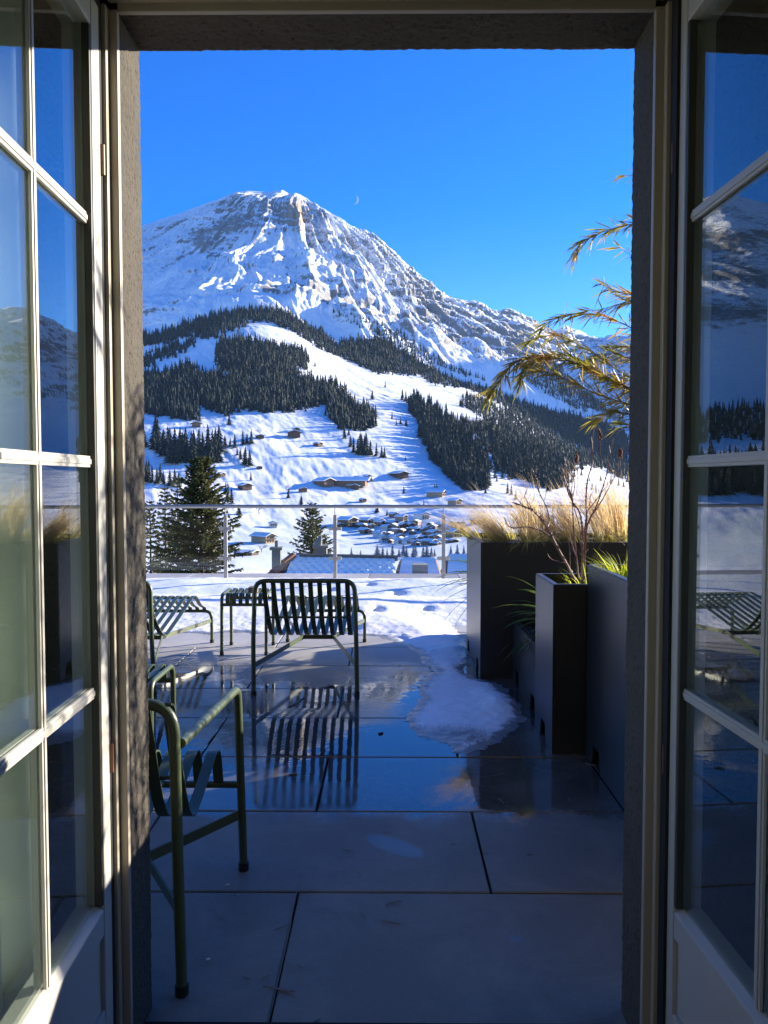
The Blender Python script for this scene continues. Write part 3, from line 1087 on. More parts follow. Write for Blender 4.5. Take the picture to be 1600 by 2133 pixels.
L_CL = "dark spruce in the narrow stand beside the mid-slope gully"
for x, y, h in [(345, 240, 155), (400, 315, 110), (385, 205, 80), (430, 370, 150), (470, 385, 170), (505, 390, 210), (545, 395, 230), (585, 392, 150), (530, 375, 180), (490, 360, 190)]:
    far_tree(*z4(x, y), h * .225, L_CL, "spruces beside the mid-slope gully")
for x, y, h in [(640, 400, 130), (690, 415, 120), (715, 415, 110)]:
    far_tree(*z4(x, y), h * .225, "dark spruce in the group of three on the blue shaded slope", "three spruces on the shaded slope")
far_tree(*z4(910, 435), 8, "tiny lone spruce on the striped shaded slope", None)
for x, y, h in [(785, 60, 75), (825, 118, 65), (865, 108, 70), (915, 125, 78)]:
    far_tree(*z4(x, y), h * .225, "small spruce in the loose row above the shaded slope", "loose row of four small spruces")
far_tree(*z4(895, 748), 18, "small lone spruce in the sunlit field above the railing", None)
for x in (1180, 1200):
    far_tree(*z4(x, 690), 9, "tiny spruce of a pair at the lower edge of the right-hand wood", "pair of tiny spruces")
far_tree(*z4(1080, 872), 17, "small dense spruce standing just above the handrail", None)
far_tree(*z4(1440, 710), 26, "spruce at the foot of the big right-hand wood", None)
far_tree(*z4(1230, 755), 11, "tiny spruce beside the long low farmhouse", None)
L_SP = "spruce in the scattered rows on the upper left snow slope"
for x, y, h in [(555, 75, 60), (530, 215, 85), (562, 212, 62), (590, 217, 95), (640, 197, 98), (665, 192, 75), (692, 192, 98), (625, 290, 75), (655, 322, 122), (682, 330, 112), (605, 262, 55)]:
    far_tree(*z3(x, y), h * .3375, L_SP, "scattered spruces upper left")
far_tree(*z3(690, 418), 21, "thin spruce in the bottom of the stream gully", None)
for x, y, h in [(535, 480, 62), (570, 562, 112), (548, 540, 112)]:
    far_tree(*z3(x, y), h * .3375, "dark spruce on the slope behind the tall near spruce", "dark spruces behind the near spruce")
far_tree(*z3(615, 630), 24, "squat dark spruce just below the handrail on the left", None, wide=2.2)
far_tree(*z3(920, 526), 21, "slim spruce left of the small barn by the stream", None)
far_tree(*z3(1000, 572), 25, "brownish spruce right of the stream bed", None, wide=1.2)
far_tree(*z3(1470, 615), 16, "small bushy spruce touching the handrail above the village", None, wide=1.6)
L_ST = "dark spruce in the dense stand on the left snowfield"
for k in range(34):
    x = 95 + 400 * (k % 17) / 16 + rnd.uniform(-9, 9)
    front = 225 + 85 * min(1, (x - 75) / 120)
    y = front - (0 if k < 17 else rnd.uniform(45, 75)) + rnd.uniform(-10, 6)
    far_tree(*z3(x, y), rnd.uniform(135, 185) * .3375, L_ST, "dense stand of spruces left")
for x, y, h in [(30, 215, 130), (45, 432, 150), (80, 432, 120), (110, 440, 110), (150, 442, 95), (190, 452, 110), (220, 440, 105), (130, 425, 120), (245, 455, 100), (60, 420, 140), (20, 430, 160)]:
    far_tree(*z3(x, y), h * .3375, "dark spruce in the left stand beside the stone door jamb", "spruces beside the left jamb")
L_RT = "separate spruce on the snow strip below the right-hand wood"
for x, y, h in [(470, 450, 100), (515, 470, 145), (500, 520, 80), (560, 520, 100), (620, 530, 100), (515, 545, 60), (600, 640, 95), (630, 650, 90), (665, 690, 90), (880, 590, 190), (930, 625, 150), (990, 600, 145), (425, 640, 75), (380, 610, 160),
                (1340, 540, 60), (1250, 540, 35), (1390, 575, 40), (1420, 560, 70), (1480, 580, 65), (1520, 590, 50), (1185, 500, 60), (1270, 610, 70), (1300, 640, 80)]:
    far_tree(*z5(x, y), h * .2625, L_RT, "separate spruces below the right-hand wood")
far_tree(*z1(1115, 1135), 13, "tiny lone spruce on the bright ridge beside the upper wood", None)
far_tree(*z1(1468, 1340), 21, "lone spruce halfway down the bright ridge", None)
far_tree(*z1(1548, 1265), 14, "small lone spruce high on the bright ridge", None)
far_tree(*z1(585, 1495), 28, "lone spruce just below the long wood", None)
far_tree(*z1(992, 1005), 14, "tiny spruce on the skyline of the snowy knob", None)
L_FR = "frosted spruce in the row behind the snowy roof below the railing"
for x, y, h in [(410, 1330, 90), (495, 1330, 65), (650, 1330, 125), (700, 1330, 95), (740, 1325, 75), (790, 1330, 120), (850, 1335, 85), (890, 1330, 130), (920, 1335, 110), (985, 1340, 120), (1000, 1330, 140), (1075, 1335, 110), (1110, 1335, 130), (1150, 1335, 100), (1180, 1330, 75), (1330, 1330, 110), (1390, 1335, 130), (1450, 1330, 110), (1500, 1330, 120)]:
    far_tree(*z4(x, y), h * .225, L_FR, "frosted spruces behind the snowy roof", fro_me, 1.5, "frosted_spruce")
L_VT = "small dark spruce standing between the chalets of the village"
for x, y, h in [(920, 1045, 75), (905, 1040, 60), (1060, 1075, 50), (650, 905, 50), (635, 925, 50), (740, 950, 60), (1220, 1040, 50), (850, 950, 35), (1225, 1100, 80), (1450, 1030, 45), (900, 1110, 70)]:
    far_tree(*z4(x, y), h * .225, L_VT, "spruces between the chalets", wide=1.3)


def bare_tree_mesh(seed):
    rg = random.Random(seed)
    b = MB()

    def br(p, d, L, r, dep):
        q = p + d * L
        b.tube([p, (p + q) / 2 + Vector((rg.uniform(-.1, .1), rg.uniform(-.1, .1), 0)) * L * .3, q], [r, r * .8, r * .6], 4, False)
        if dep == 0:
            return
        for k in range(rg.choice((3, 4))):
            dd = (d + Vector((rg.uniform(-.9, .9), rg.uniform(-.9, .9), rg.uniform(-.1, .6)))).normalized()
            br(p + d * L * rg.uniform(.5, 1), dd, L * rg.uniform(.5, .75), r * .55, dep - 1)
    br(Vector((0, 0, 0)), Vector((0, 0, 1)), 0.35, 0.02, 4)
    return b


bt0 = bare_tree_mesh(3).build("bare_tree", M['bareTree'])
bt_me = [bt0.data, None]
bpy.data.objects.remove(bt0)
bt1 = bare_tree_mesh(8).build("bare_tree", M['bareTree'])
bt_me[1] = bt1.data
bpy.data.objects.remove(bt1)
for (x, y, h, lb) in [(745, 138, 60, "bare leafless tree beside the small upper hay barn"), (925, 490, 75, "tall bare tree above the stream beside the small barn"),
                      (740, 622, 90, "bare spreading tree just below the handrail on the white slope"), (1150, 515, 30, "small bare shrub below the long farm buildings"),
                      (755, 860, 75, "leafless tree beside the low snow covered shed")]:
    far_tree(*z3(x, y), h * .3375, lb, None, bt_me, 1.3, "bare_tree")

# ------------------------------------------------------------------ chalets
def make_house(wallm, bal=False, flat=False, win=True, hr=0.62, pitch=0.30, dep=1.1):
    """unit house: gable end 1 wide facing -Y, returned as part meshes"""
    parts = []
    w = MB()
    hw, d = 0.42, dep * 0.5
    e = hr - 0.42 * 2 * pitch * 0.5
    rz_ = e + hw * 2 * pitch * 0.5 + 0.07
    if flat:
        w.box(-hw, hw, -d, d, 0, hr)
    else:
        top = e + hw * pitch * 1.0
        vs = [(-hw, -d, 0), (hw, -d, 0), (hw, -d, e), (0, -d, top), (-hw, -d, e), (-hw, d, 0), (hw, d, 0), (hw, d, e), (0, d, top), (-hw, d, e)]
        w.add(vs, [(0, 1, 2, 3, 4), (9, 8, 7, 6, 5), (0, 4, 9, 5), (1, 6, 7, 2)])
    parts.append(("wall", w, wallm))
    r = MB()
    s = MB()
    if flat:
        r.box(-hw - .04, hw + .04, -d - .04, d + .04, hr + 0.002, hr + 0.05)
        s.box(-hw - .03, hw + .03, -d - .03, d + .03, hr + 0.052, hr + 0.09)
    else:
        ov = 0.14
        for sg in (-1, 1):
            x1 = sg * (hw + ov)
            zt = e + hw * pitch + 0.004
            z1_ = zt - (hw + ov) * pitch
            y0, y1 = -d - 0.13, d + 0.1
            r.add([(0, y0, zt), (x1, y0, z1_), (x1, y1, z1_), (0, y1, zt), (0, y0, zt + .03), (x1, y0, z1_ + .03), (x1, y1, z1_ + .03), (0, y1, zt + .03)],
                  [(0, 1, 2, 3), (4, 7, 6, 5), (0, 4, 5, 1), (1, 5, 6, 2), (2, 6, 7, 3)])
            k = .033
            q = .075
            x2 = x1 * .985
            s.add([(0, y0 + .02, zt + k), (x2, y0 + .02, z1_ + k), (x2, y1 - .02, z1_ + k), (0, y1 - .02, zt + k), (0, y0 + .03, zt + q), (x2 * .97, y0 + .03, z1_ + q), (x2 * .97, y1 - .03, z1_ + q), (0, y1 - .03, zt + q)],
                  [(0, 1, 2, 3), (4, 7, 6, 5), (0, 4, 5, 1), (1, 5, 6, 2), (2, 6, 7, 3)])
    parts.append(("roof", r, M['eave']))
    parts.append(("snow_cover", s, M['roof_snow']))
    if win:
        for zz in ((0.10, 0.22), (0.34, 0.45)):
            for xx in (-0.28, -0.05, 0.18):
                q = MB()
                q.box(xx, xx + 0.11, -d - 0.012, -d - 0.003, zz[0], zz[1])
                parts.append(("window", q, M['window']))
    if bal:
        q = MB()
        q.box(-hw, hw, -d - 0.10, -d - 0.08, 0.26, 0.33)
        q.box(-hw, hw, -d - 0.08, -d - 0.004, 0.25, 0.265)
        parts.append(("balcony", q, M['wood_d']))
    return parts


HPROTO = {}


def house(u, v, wpx, kind, label, group=None, rz=None, sc=(1, 1, 1), name="chalet", cat="house"):
    p = on_ground(u, v)
    if p is None:
        return
    s = wpx / F * p.y
    if rz is None:
        rz = rnd.choice((0.5, 0.7, 0.9, -0.3, 0.25))
    sc3 = (s * sc[0], s * sc[1], s * sc[2])
    loc = (p.x, p.y, p.z - 0.03 * s)
    if kind not in HPROTO:
        spec = {'dark': (M['wood_d'], False, False, False, .5, .32), 'brown': (M['wood_m'], True, False, True, .62, .36), 'pale': (M['wood_l'], True, False, True, .62, .36),
                'white': (M['plaster_w'], True, False, True, .66, .34), 'tan': (M['plaster_t'], False, True, True, .75, .3), 'barn': (M['wood_m'], False, False, False, .46, .34)}[kind]
        rt = thing(name, label, cat, loc, rz, group)
        for nm, mb, mt in make_house(*spec):
            mb.build(nm, mt, rt, False)
        rt.scale = sc3
        HPROTO[kind] = rt
        return rt
    o = dup(HPROTO[kind], loc, rz, label, sc3)
    o.name = name
    o['category'] = cat
    if group:
        o['group'] = group
    elif 'group' in o:
        del o['group']
    return o


for (x, y, w, k, lb) in [
        (352, 84, 62, 'barn', "brown hay barn at the top of the left snowfield"),
        (745, 158, 48, 'dark', "small dark barn beside the bare tree high on the slope"),
        (955, 150, 82, 'dark', "wide dark barn with snow free roof edge on the high meadow"),
        (970, 112, 40, 'dark', "small dark hut just above the wide high barn"),
        (1103, 205, 48, 'dark', "low dark barn alone on the bright meadow right of the wide barn"),
        (742, 345, 34, 'dark', "tiny dark hut above the stream gully"),
        (505, 392, 46, 'dark', "small dark hut behind the top of the tall near spruce"),
        (652, 472, 76, 'dark', "dark barn on the white shoulder right of the tall near spruce"),
        (1010, 488, 48, 'brown', "small brown chalet right of the stream below the long farm"),
        (1407, 402, 46, 'barn', "small brown barn above the right end of the long farm"),
        (1340, 470, 60, 'dark', "low dark shed below the right end of the long farm"),
        (1300, 462, 46, 'barn', "little woodshed in front of the middle of the long farm"),
        (1380, 550, 38, 'brown', "small upright brown house below the long farm"),
        (828, 705, 55, 'white', "white walled house alone on the slope behind the railing glass")]:
    house(*z3(x, y), w * .3375 * 1.0, k, lb, None, None, (1, 0.8, 1), "hut" if k == 'dark' else "chalet", "barn" if k in ('dark', 'barn') else "house")
house(*z3(1140, 448), 30, 'barn', "left hand brown barn of the long farm", None, 0.75, (1, 1.1, 1.1), "farm_barn", "barn")
house(*z3(1275, 450), 34, 'barn', "long brown farm building on the slope above the village", None, 1.35, (0.9, 2.4, 1.1), "farm_building", "farmhouse")
house(*z3(1350, 440), 24, 'brown', "tall brown house at the right end of the long farm", None, 0.5, (1, 1, 1.1), "farm_house", "farmhouse")
house(*z3(765, 800), 34, 'pale', "yellow gabled house with long snowy roof seen above the chimney", None, 0.9, (0.9, 1.2, 0.95), "gabled_house", "house")
house(*z3(660, 880), 33, 'dark', "low shed with flat white roof left of the stone chimney", None, 1.2, (1, 1.2, 0.7), "low_shed", "shed")
house(*z4(850, 595), 30, 'dark', "dark barn group at the bottom of the shaded slope", None, 0.6, (1, 1, .8), "barn", "barn")
house(*z4(1190, 775), 24, 'pale', "low pale farmhouse on the white slope right of centre", None, 1.2, (0.9, 1.3, .9), "farmhouse", "farmhouse")
house(*z4(1365, 850), 21, 'pale', "pale timber chalet with yellow gable above the handrail", None, 0.8, (1, 1, 1), "chalet", "house")
house(*z4(1060, 990), 25, 'white', "tall white house above the village roofs", None, 0.6, (1, 1, 1), "white_house", "house")
house(*z4(370, 1045), 30, 'brown', "brown chalet at the left end of the village with a wing", None, 0.85, (1, 1, 1), "chalet", "house")
house(*z4(300, 1050), 16, 'dark', "small dark shed against the leftmost village chalet", None, 0.5, (1, 1, .9), "shed", "shed")
house(*z4(1390, 1080), 24, 'tan', "tan flat roofed block at the right edge of the village", None, 0.35, (1, 1, .9), "apartment_block", "apartment block")
house(*z4(1345, 1040), 14, 'white', "white flat building behind the tan block", None, 0.35, (1.2, .7, .8), "apartment_block", "apartment block")
house(*z4(1340, 1150), 33, 'pale', "broad pale chalet below the tan block", None, 0.7, (1, 1, .9), "chalet", "house")
house(*z4(1580, 1025), 24, 'brown', "brown chalet with snowy roof left of the feather grass", None, 0.8, (1, 1, .8), "chalet", "house")
VIL = [(545, 1035, 105, 'brown'), (655, 1038, 105, 'pale'), (775, 1043, 115, 'dark'), (530, 1070, 75, 'brown'), (535, 1115, 85, 'brown'), (600, 1120, 70, 'pale'), (800, 1088, 105, 'pale'), (665, 1150, 85, 'white'), (870, 1120, 85, 'brown'),
       (815, 1128, 75, 'tan'), (950, 1062, 80, 'brown'), (1000, 1095, 70, 'brown'), (975, 1125, 70, 'pale'), (1080, 1105, 70, 'brown'), (1170, 1145, 105, 'brown'), (710, 1195, 100, 'white'), (865, 1170, 85, 'pale'), (850, 1215, 85, 'white'),
       (990, 1190, 85, 'brown'), (1075, 1175, 75, 'brown'), (1000, 1225, 85, 'pale'), (1130, 1225, 95, 'brown'), (1215, 1185, 85, 'brown'), (1245, 1210, 70, 'white'), (800, 965, 75, 'brown'), (870, 995, 85, 'pale'), (990, 1035, 70, 'dark'),
       (1330, 1200, 65, 'brown'), (1385, 1195, 60, 'dark'), (925, 1095, 55, 'pale'), (760, 1060, 55, 'brown'), (1110, 1075, 45, 'brown'), (1150, 1080, 55, 'dark')]
KL = {'brown': "brown timber chalet under a snowy roof in the packed village", 'pale': "pale timber chalet under a snowy roof in the packed village", 'white': "white walled chalet under a snowy roof in the lower village",
      'dark': "dark timber house under a snowy roof inside the village", 'tan': "small tan block between the chalets in the village centre"}
for q_ in range(34):
    VIL.append((rnd.uniform(500, 1260), rnd.uniform(1035, 1228), rnd.uniform(55, 90), rnd.choice(('brown', 'brown', 'pale', 'white', 'dark', 'pale'))))
for (x, y, w, k) in VIL:
    house(*z4(x, y), w * .225 * 0.88, k, KL[k], "village chalets", None, (1, rnd.uniform(.9, 1.25), rnd.uniform(.95, 1.15)))

# ------------------------------------------------------------------ neighbouring roofs just below the terrace
def neighbour():
    Yc = 25.0
    rz = thing("neighbour_house", "neighbouring house with snow covered tile roof and stone chimney just below the railing", "house", (0, 0, 0))
    ridgeL = A(612, 1164, Yc)
    ridgeR = A(822, 1168, Yc)
    eL, eR = Vector((ridgeL.x - 4.2, Yc - 5.0, ridgeL.z - 3.4)), Vector((ridgeR.x + 0.2, Yc - 5.0, ridgeR.z - 3.0))
    bL, bR = Vector((ridgeL.x - 4.2, Yc + 5.0, ridgeL.z - 3.4)), Vector((ridgeR.x + 0.2, Yc + 5.0, ridgeR.z - 3.0))
    # snowy roof plane as a bumpy sheet (tile relief under the snow)
    n, m = 190, 90
    g = np.linspace(0, 1, n)
    h = np.linspace(0, 1, m)
    gg, hh = np.meshgrid(g, h, indexing='ij')
    rl, rr, el, er = map(np.array, (ridgeL, ridgeR, eL + Vector((3.2, 0, 0)), eR))
    Pp = (rl[None, None] * (1 - gg)[..., None] + rr[None, None] * gg[..., None]) * (1 - hh)[..., None] + (el[None, None] * (1 - gg)[..., None] + er[None, None] * gg[..., None]) * hh[..., None]
    bumpz = 0.035 * np.sin(Pp[..., 0] * 2 * np.pi / 0.27) * np.sin(hh * 5.5 * 2 * np.pi / 0.33) + 0.03 * fbm(Pp[..., 0] * 2, hh * 9, 5, 3)
    Pp[..., 2] += bumpz * sstep(0.0, .06, hh) + 0.14
    ii = np.arange(n * m).reshape(n, m)
    fq = np.stack([ii[:-1, :-1], ii[:-1, 1:], ii[1:, 1:], ii[1:, :-1]], -1).reshape(-1, 4)
    np_mesh("snow_cover", Pp.reshape(-1, 3), fq, M['roof_snow'], rz)
    t = NT('clay_tiles')
    wv = t.n("ShaderNodeTexWave", wave_type='BANDS', bands_direction='Z')
    wv.inputs['Scale'].default_value = 1.6
    wv.inputs['Distortion'].default_value = 0.4
    tc = t.n("ShaderNodeTexCoord")
    t.l(tc.outputs['Object'], wv.inputs['Vector'])
    nz = t.noise(2.2, 5, 0.65)
    t.set(t.mix(nz, (0.10, 0.085, 0.075), (0.21, 0.165, 0.13)), 0.9, 0, t.bump(wv.outputs[0], 0.8, 0.06))
    r = MB()
    r.add([ridgeL, ridgeR, eR, eL, bL, bR], [(0, 1, 2, 3), (1, 0, 4, 5), (0, 3, 4)])
    r.build("roof", t.m, rz, False)
    # ridge caps along the hip
    c = MB()
    hip0, hip1 = ridgeL + Vector((0, -0.02, 0.10)), eL + Vector((0.3, 0.2, 0.10))
    for k in range(11):
        a = hip0.lerp(hip1, k / 14)
        b_ = hip0.lerp(hip1, (k + 1.05) / 14)
        c.tube([a, b_], [0.13, 0.155], 8)
    c.build("hip_tile", simple('terracotta', (0.30, 0.13, 0.07), 0.85, 0, 0.4, 3), rz)
    c = MB()
    c.tube([ridgeL + Vector((0.2, 0, .08)), ridgeR + Vector((0.1, 0, .08))], 0.10, 8)
    c.build("ridge_tile", simple('ridge_grey', (0.13, 0.11, 0.10), 0.85, 0, .3, 3), rz)
    w = MB()
    w.box(eL.x + .5, eR.x - .4, Yc - 4.4, Yc + 4.4, -9.5, eL.z + 0.25)
    w.build("wall", M['plaster_w'], rz, False)
    # chimney, then a solid stand-in for one reflected in the railing glass
    for (u0, u1, vt, Y, pot) in [(566, 584, 1146, Yc - 0.6, True), (655, 680, 1142, Yc + 1.2, False)]:
        a, b_ = A(u0, vt, Y), A(u1, vt, Y)
        ch = MB()
        ch.box(a.x, b_.x, Y, Y + (b_.x - a.x), a.z - 3.0, a.z)
        cho = ch.build("chimney", M['concrete'], rz, False)
        cp = MB()
        cp.box(a.x - .06, b_.x + .06, Y - .06, Y + (b_.x - a.x) + .06, a.z + .002, a.z + .09)
        if pot:
            cp.tube([((a.x + b_.x) / 2, Y + .14, a.z + .09), ((a.x + b_.x) / 2, Y + .14, a.z + .30)], .06, 8)
        else:
            cp.tube([((a.x + b_.x) / 2 - .1, Y + .14, a.z + .09), ((a.x + b_.x) / 2, Y + .14, a.z + .42)], [.16, .05], 8)
        cp.build("chimney_cap", M['concrete'], cho)


neighbour()


def snowy_roof(label, u0, u1, v0, Y, drop, dz, boards):
    a, b = A(u0, v0, Y), A(u1, v0, Y)
    rt = thing("snowy_roof_house", label, "house", (0, 0, 0))
    r = MB()
    e0, e1 = Vector((a.x - .6, Y - drop, a.z - dz)), Vector((b.x + .6, Y - drop, b.z - dz))
    f0, f1 = Vector((a.x - .6, Y + drop, a.z - dz)), Vector((b.x + .6, Y + drop, b.z - dz))
    up = Vector((0, 0, .14))
    r.add([a, b, e1, e0, f1, f0, a + up, b + up, e1 + up, e0 + up, f1 + up, f0 + up],
          [(6, 9, 8, 7), (6, 7, 10, 11), (9, 3, 2, 8), (3, 0, 6, 9), (0, 5, 11, 6), (1, 2, 8, 7), (4, 1, 7, 10)])
    r.build("snow_cover", M['roof_snow'], rt, False)
    w = MB()
    w.box(a.x - .2, b.x + .2, Y - drop * .8, Y + drop * .8, -12, a.z - dz * .82)
    w.add([(a.x - .2, Y - drop * .8, a.z - dz * .84), (a.x - .2, Y + drop * .8, a.z - dz * .84), (a.x - .2, Y, a.z - .05)], [(0, 1, 2)])
    w.build("wall", M['wood_d'], rt, False)
    bo = MB()
    for p, q in ((a, e0), (a, f0), (b, e1), (b, f1)):
        d = Vector((-.03 if p is a else .03, 0, -.02))
        bo.tube([p + d, q + d], .09, 4)
    bo.build("barge_board", M['wood_m'], rt, False)
    if boards:
        c = MB()
        cx = (a.x + b.x) / 2
        c.box(cx - .3, cx + .3, Y - drop * .45, Y - drop * .45 + .6, a.z - dz * .6, a.z + .05)
        c.build("chimney", M['concrete'], rt, False)


snowy_roof("dark timber house with blue shaded snow roof between the railing posts", 838, 905, 1168, 32.0, 4.5, 2.3, True)
snowy_roof("dark house with steep snowy roof behind the right hand railing post", 935, 1000, 1160, 36.0, 4.5, 2.6, False)
# ------------------------------------------------------------------ near spruces beyond the railing
def near_spruce(u, vtop, Y, ztilt, wid, seed, label, dens=1.0, height=None):
    top = A(u, vtop, Y)
    zb = ground_z(top.x, Y) - 0.3
    H = top.z - zb
    rg = random.Random(seed)
    rt = thing("spruce_tree", label, "tree", (top.x, Y, zb))
    tr = MB()
    tr.tube([(0, 0, 0), (0.03, 0, H * .5), (0, 0, H)], [0.17 + H * .008, 0.11, 0.015], 8)
    tr.build("trunk", M['bark'], rt)
    lf = MB()
    bk = MB()
    z = H * 0.985
    while z > H * 0.18:
        frac = (H - z) / H
        R0 = wid * (frac ** 0.75) * 1.25
        nb_ = rg.choice((4, 5, 5, 6))
        a0 = rg.uniform(0, 6.28)
        for k in range(nb_):
            a = a0 + 6.283 * k / nb_ + rg.uniform(-.3, .3)
            L = R0 * rg.uniform(0.55, 1.15) * (1 if rg.random() > 0.1 else .4) + 0.12
            dx, dy = math.cos(a), math.sin(a)
            up = 0.42 - 0.55 * frac
            pts = [Vector((dx * L * s, dy * L * s, z + L * (up * s - 0.38 * s * s * (0.4 + frac) + 0.22 * s ** 3))) for s in (0, .25, .5, .75, 1.0)]
            bk.tube(pts, [0.022 + .01 * L, .018, .013, .008, .003], 4, False)
            ntw = int((9 + L * 27) * dens)
            for j in range(ntw):
                s = (rg.random() ** 0.7) * 0.97 + 0.03
                i = min(3, int(s * 4))
                p = pts[i].lerp(pts[i + 1], s * 4 - i)
                d = (pts[i + 1] - pts[i]).normalized()
                sd = Vector((-dy, dx, 0)) * rg.choice((-1, 1))
                tl = (0.10 + 0.30 * (1 - s * .6) * min(1, L)) * rg.uniform(.6, 1.2)
                dd = (d * rg.uniform(.35, .9) + sd * rg.uniform(.2, .9) + Vector((0, 0, rg.uniform(-.75, .12)))).normalized()
                q = p + dd * tl
                mid = p + dd * tl * .5 + Vector((0, 0, .02))
                sv = dd.cross(Vector((rg.uniform(-1, 1), rg.uniform(-1, 1), rg.uniform(-1, 1)))).normalized()
                lf.blade([p, mid, q], rg.uniform(.06, .115), sv, 2)
                if rg.random() < .55:
                    sv2 = dd.cross(sv)
                    lf.blade([p, mid, q], rg.uniform(.045, .08), sv2, 2)
        z -= (0.16 + 0.24 * frac) * rg.uniform(.8, 1.2) / max(.7, dens)
    cr = lf.build("crown", M['spruce_near'], rt, True, auto=0)
    bk.build("branch", M['bark'], rt)
    return rt


near_spruce(418, 948, 40, 0, 3.9, 1, "tall olive green spruce rising above the handrail on the left", 1.5)
near_spruce(343, 1012, 44, 0, 1.7, 2, "thin dark spruce nearest the left door jamb beyond the railing", 0.75)
near_spruce(369, 992, 46, 0, 1.8, 3, "thin dark spruce half hidden left of the tall olive spruce", 0.75)
near_spruce(650, 1046, 56, 0, 3.6, 4, "solitary young spruce beyond the railing behind the tiled hip roof", 1.0)
near_spruce(312, 1040, 42, 0, 1.6, 6, "ragged low spruce cut off by the left door jamb", 0.8)

# ------------------------------------------------------------------ terrace floor: slabs in running bond with open joints
ROW0, PIT, TW, GAP = 2.648, 0.6595, 1.355, 0.009
b = MB()
for k in range(-1, 14):
    y0 = ROW0 + PIT * k
    off = 0.357 if k % 2 == 0 else -0.324
    for j in range(-6, 5):
        x0 = off + TW * j
        rr = random.Random(k * 31 + j)
        dzz = rr.uniform(-.0012, .0012)
        tx, ty = rr.uniform(-.0011, .0011), rr.uniform(-.0011, .0011)
        X0, X1, Y0, Y1 = x0 + GAP / 2, x0 + TW - GAP / 2, y0 + GAP / 2, y0 + PIT - GAP / 2
        c = 0.0035

        def zz(x, y):
            return dzz + tx * (x - x0 - TW / 2) + ty * (y - y0 - PIT / 2)
        vs = []
        for (ins, dz_) in ((0, -0.03), (0, -c), (c, 0)):
            for (x, y) in ((X0 + ins, Y0 + ins), (X1 - ins, Y0 + ins), (X1 - ins, Y1 - ins), (X0 + ins, Y1 - ins)):
                vs.append((x, y, zz(x, y) + dz_))
        fs = [(8, 9, 10, 11)]
        for a in (0, 4):
            for q in range(4):
                q2 = (q + 1) % 4
                fs.append((a + q, a + q2, a + 4 + q2, a + 4 + q))
        b.add(vs, fs)
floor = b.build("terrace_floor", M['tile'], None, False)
ta = floor.data.attributes.new("tone", 'FLOAT', 'POINT')
ta.data.foreach_set("value", np.repeat(nrng.random(len(b.v) // 12), 12).astype(np.float32))
tag(floor, kind='structure')
b = MB()
b.box(-8, 6.5, 1.985, 11.9, -0.4, -0.026)
tag(b.build("terrace_base", M['joint'], None, False), kind='structure')

# ------------------------------------------------------------------ snow on the terrace
edge_px = [(250, 1325), (330, 1322), (400, 1318), (440, 1321), (480, 1316), (540, 1320), (600, 1316), (650, 1321), (700, 1318), (745, 1324), (790, 1326), (800, 1329), (823, 1339), (847, 1347), (862, 1354), (874, 1363), (880, 1375),
           (886, 1383), (896, 1392), (905, 1399), (893, 1406), (881, 1414), (873, 1428), (872, 1440), (875, 1452), (873, 1462), (856, 1480), (845, 1495), (851, 1512), (862, 1525), (880, 1533), (898, 1539), (922, 1546), (944, 1552), (953, 1566), (968, 1570), (992, 1563),
           (1016, 1556), (1040, 1543), (1068, 1524), (1084, 1510), (1093, 1498), (1089, 1482), (1084, 1466), (1072, 1455), (1058, 1446), (1056, 1436), (1040, 1428), (1028, 1421), (1008, 1417), (986, 1411), (972, 1402), (962, 1395), (975, 1386), (980, 1375), (972, 1362), (967, 1355), (974, 1346)]
spoly = [(G(u, v).x, G(u, v).y) for u, v in edge_px]
spoly += [(0.64, 7.3), (0.64, 7.6), (5.9, 7.6), (5.9, 10.9), (-7.5, 10.9), (-7.5, 7.1)]
gx = np.concatenate([np.arange(-7.4, -2.6, .06), np.arange(-2.6, 1.15, .0155), np.arange(1.15, 5.9, .06)])
gy = np.concatenate([np.arange(3.9, 7.8, .0155), np.arange(7.8, 10.85, .03)])
SXX, SYY = np.meshgrid(gx, gy, indexing='ij')
wob = 0.030 * fbm(SXX * 9, SYY * 9, 81, 4) + 0.016 * fbm(SXX * 38, SYY * 38, 82, 2)
ins = in_poly(SXX, SYY, spoly)
dist = poly_dist(SXX, SYY, spoly)
sd = np.where(ins, dist, -dist) + wob
patch = 1 - sstep(6.6, 7.5, SYY + 0.3 * SXX)
deep = 0.10 + 0.07 * sstep(7.2, 10.2, SYY)
n_big = fbm(SXX * 1.3, SYY * 1.1, 83, 4)
n_mid = fbm(SXX * 5, SYY * 5, 84, 4)
h_ter = deep * (1 - np.exp(-np.maximum(sd, 0) / 0.55)) + 0.013 * n_big * sstep(0, .8, sd) + 0.0015 * n_mid * sstep(0, .12, sd)
lump = np.exp(-((SXX - 0.74) / .15) ** 2 - ((SYY - 4.95) / .28) ** 2) * 0.085 + np.exp(-((SXX - 0.50) / .14) ** 2 - ((SYY - 5.85) / .14) ** 2) * 0.05 + np.exp(-((SXX - 0.56) / .10) ** 2 - ((SYY - 6.55) / .2) ** 2) * 0.05
h_pat = (0.017 + lump * .7) * (1 - np.exp(-np.maximum(sd, 0) / 0.14)) + 0.007 * np.maximum(-.8, n_mid) * sstep(0.02, .14, sd) + 0.004 * fbm(SXX * 22, SYY * 22, 85, 3) * sstep(0, .05, sd)
hs = h_pat * patch + h_ter * (1 - patch)
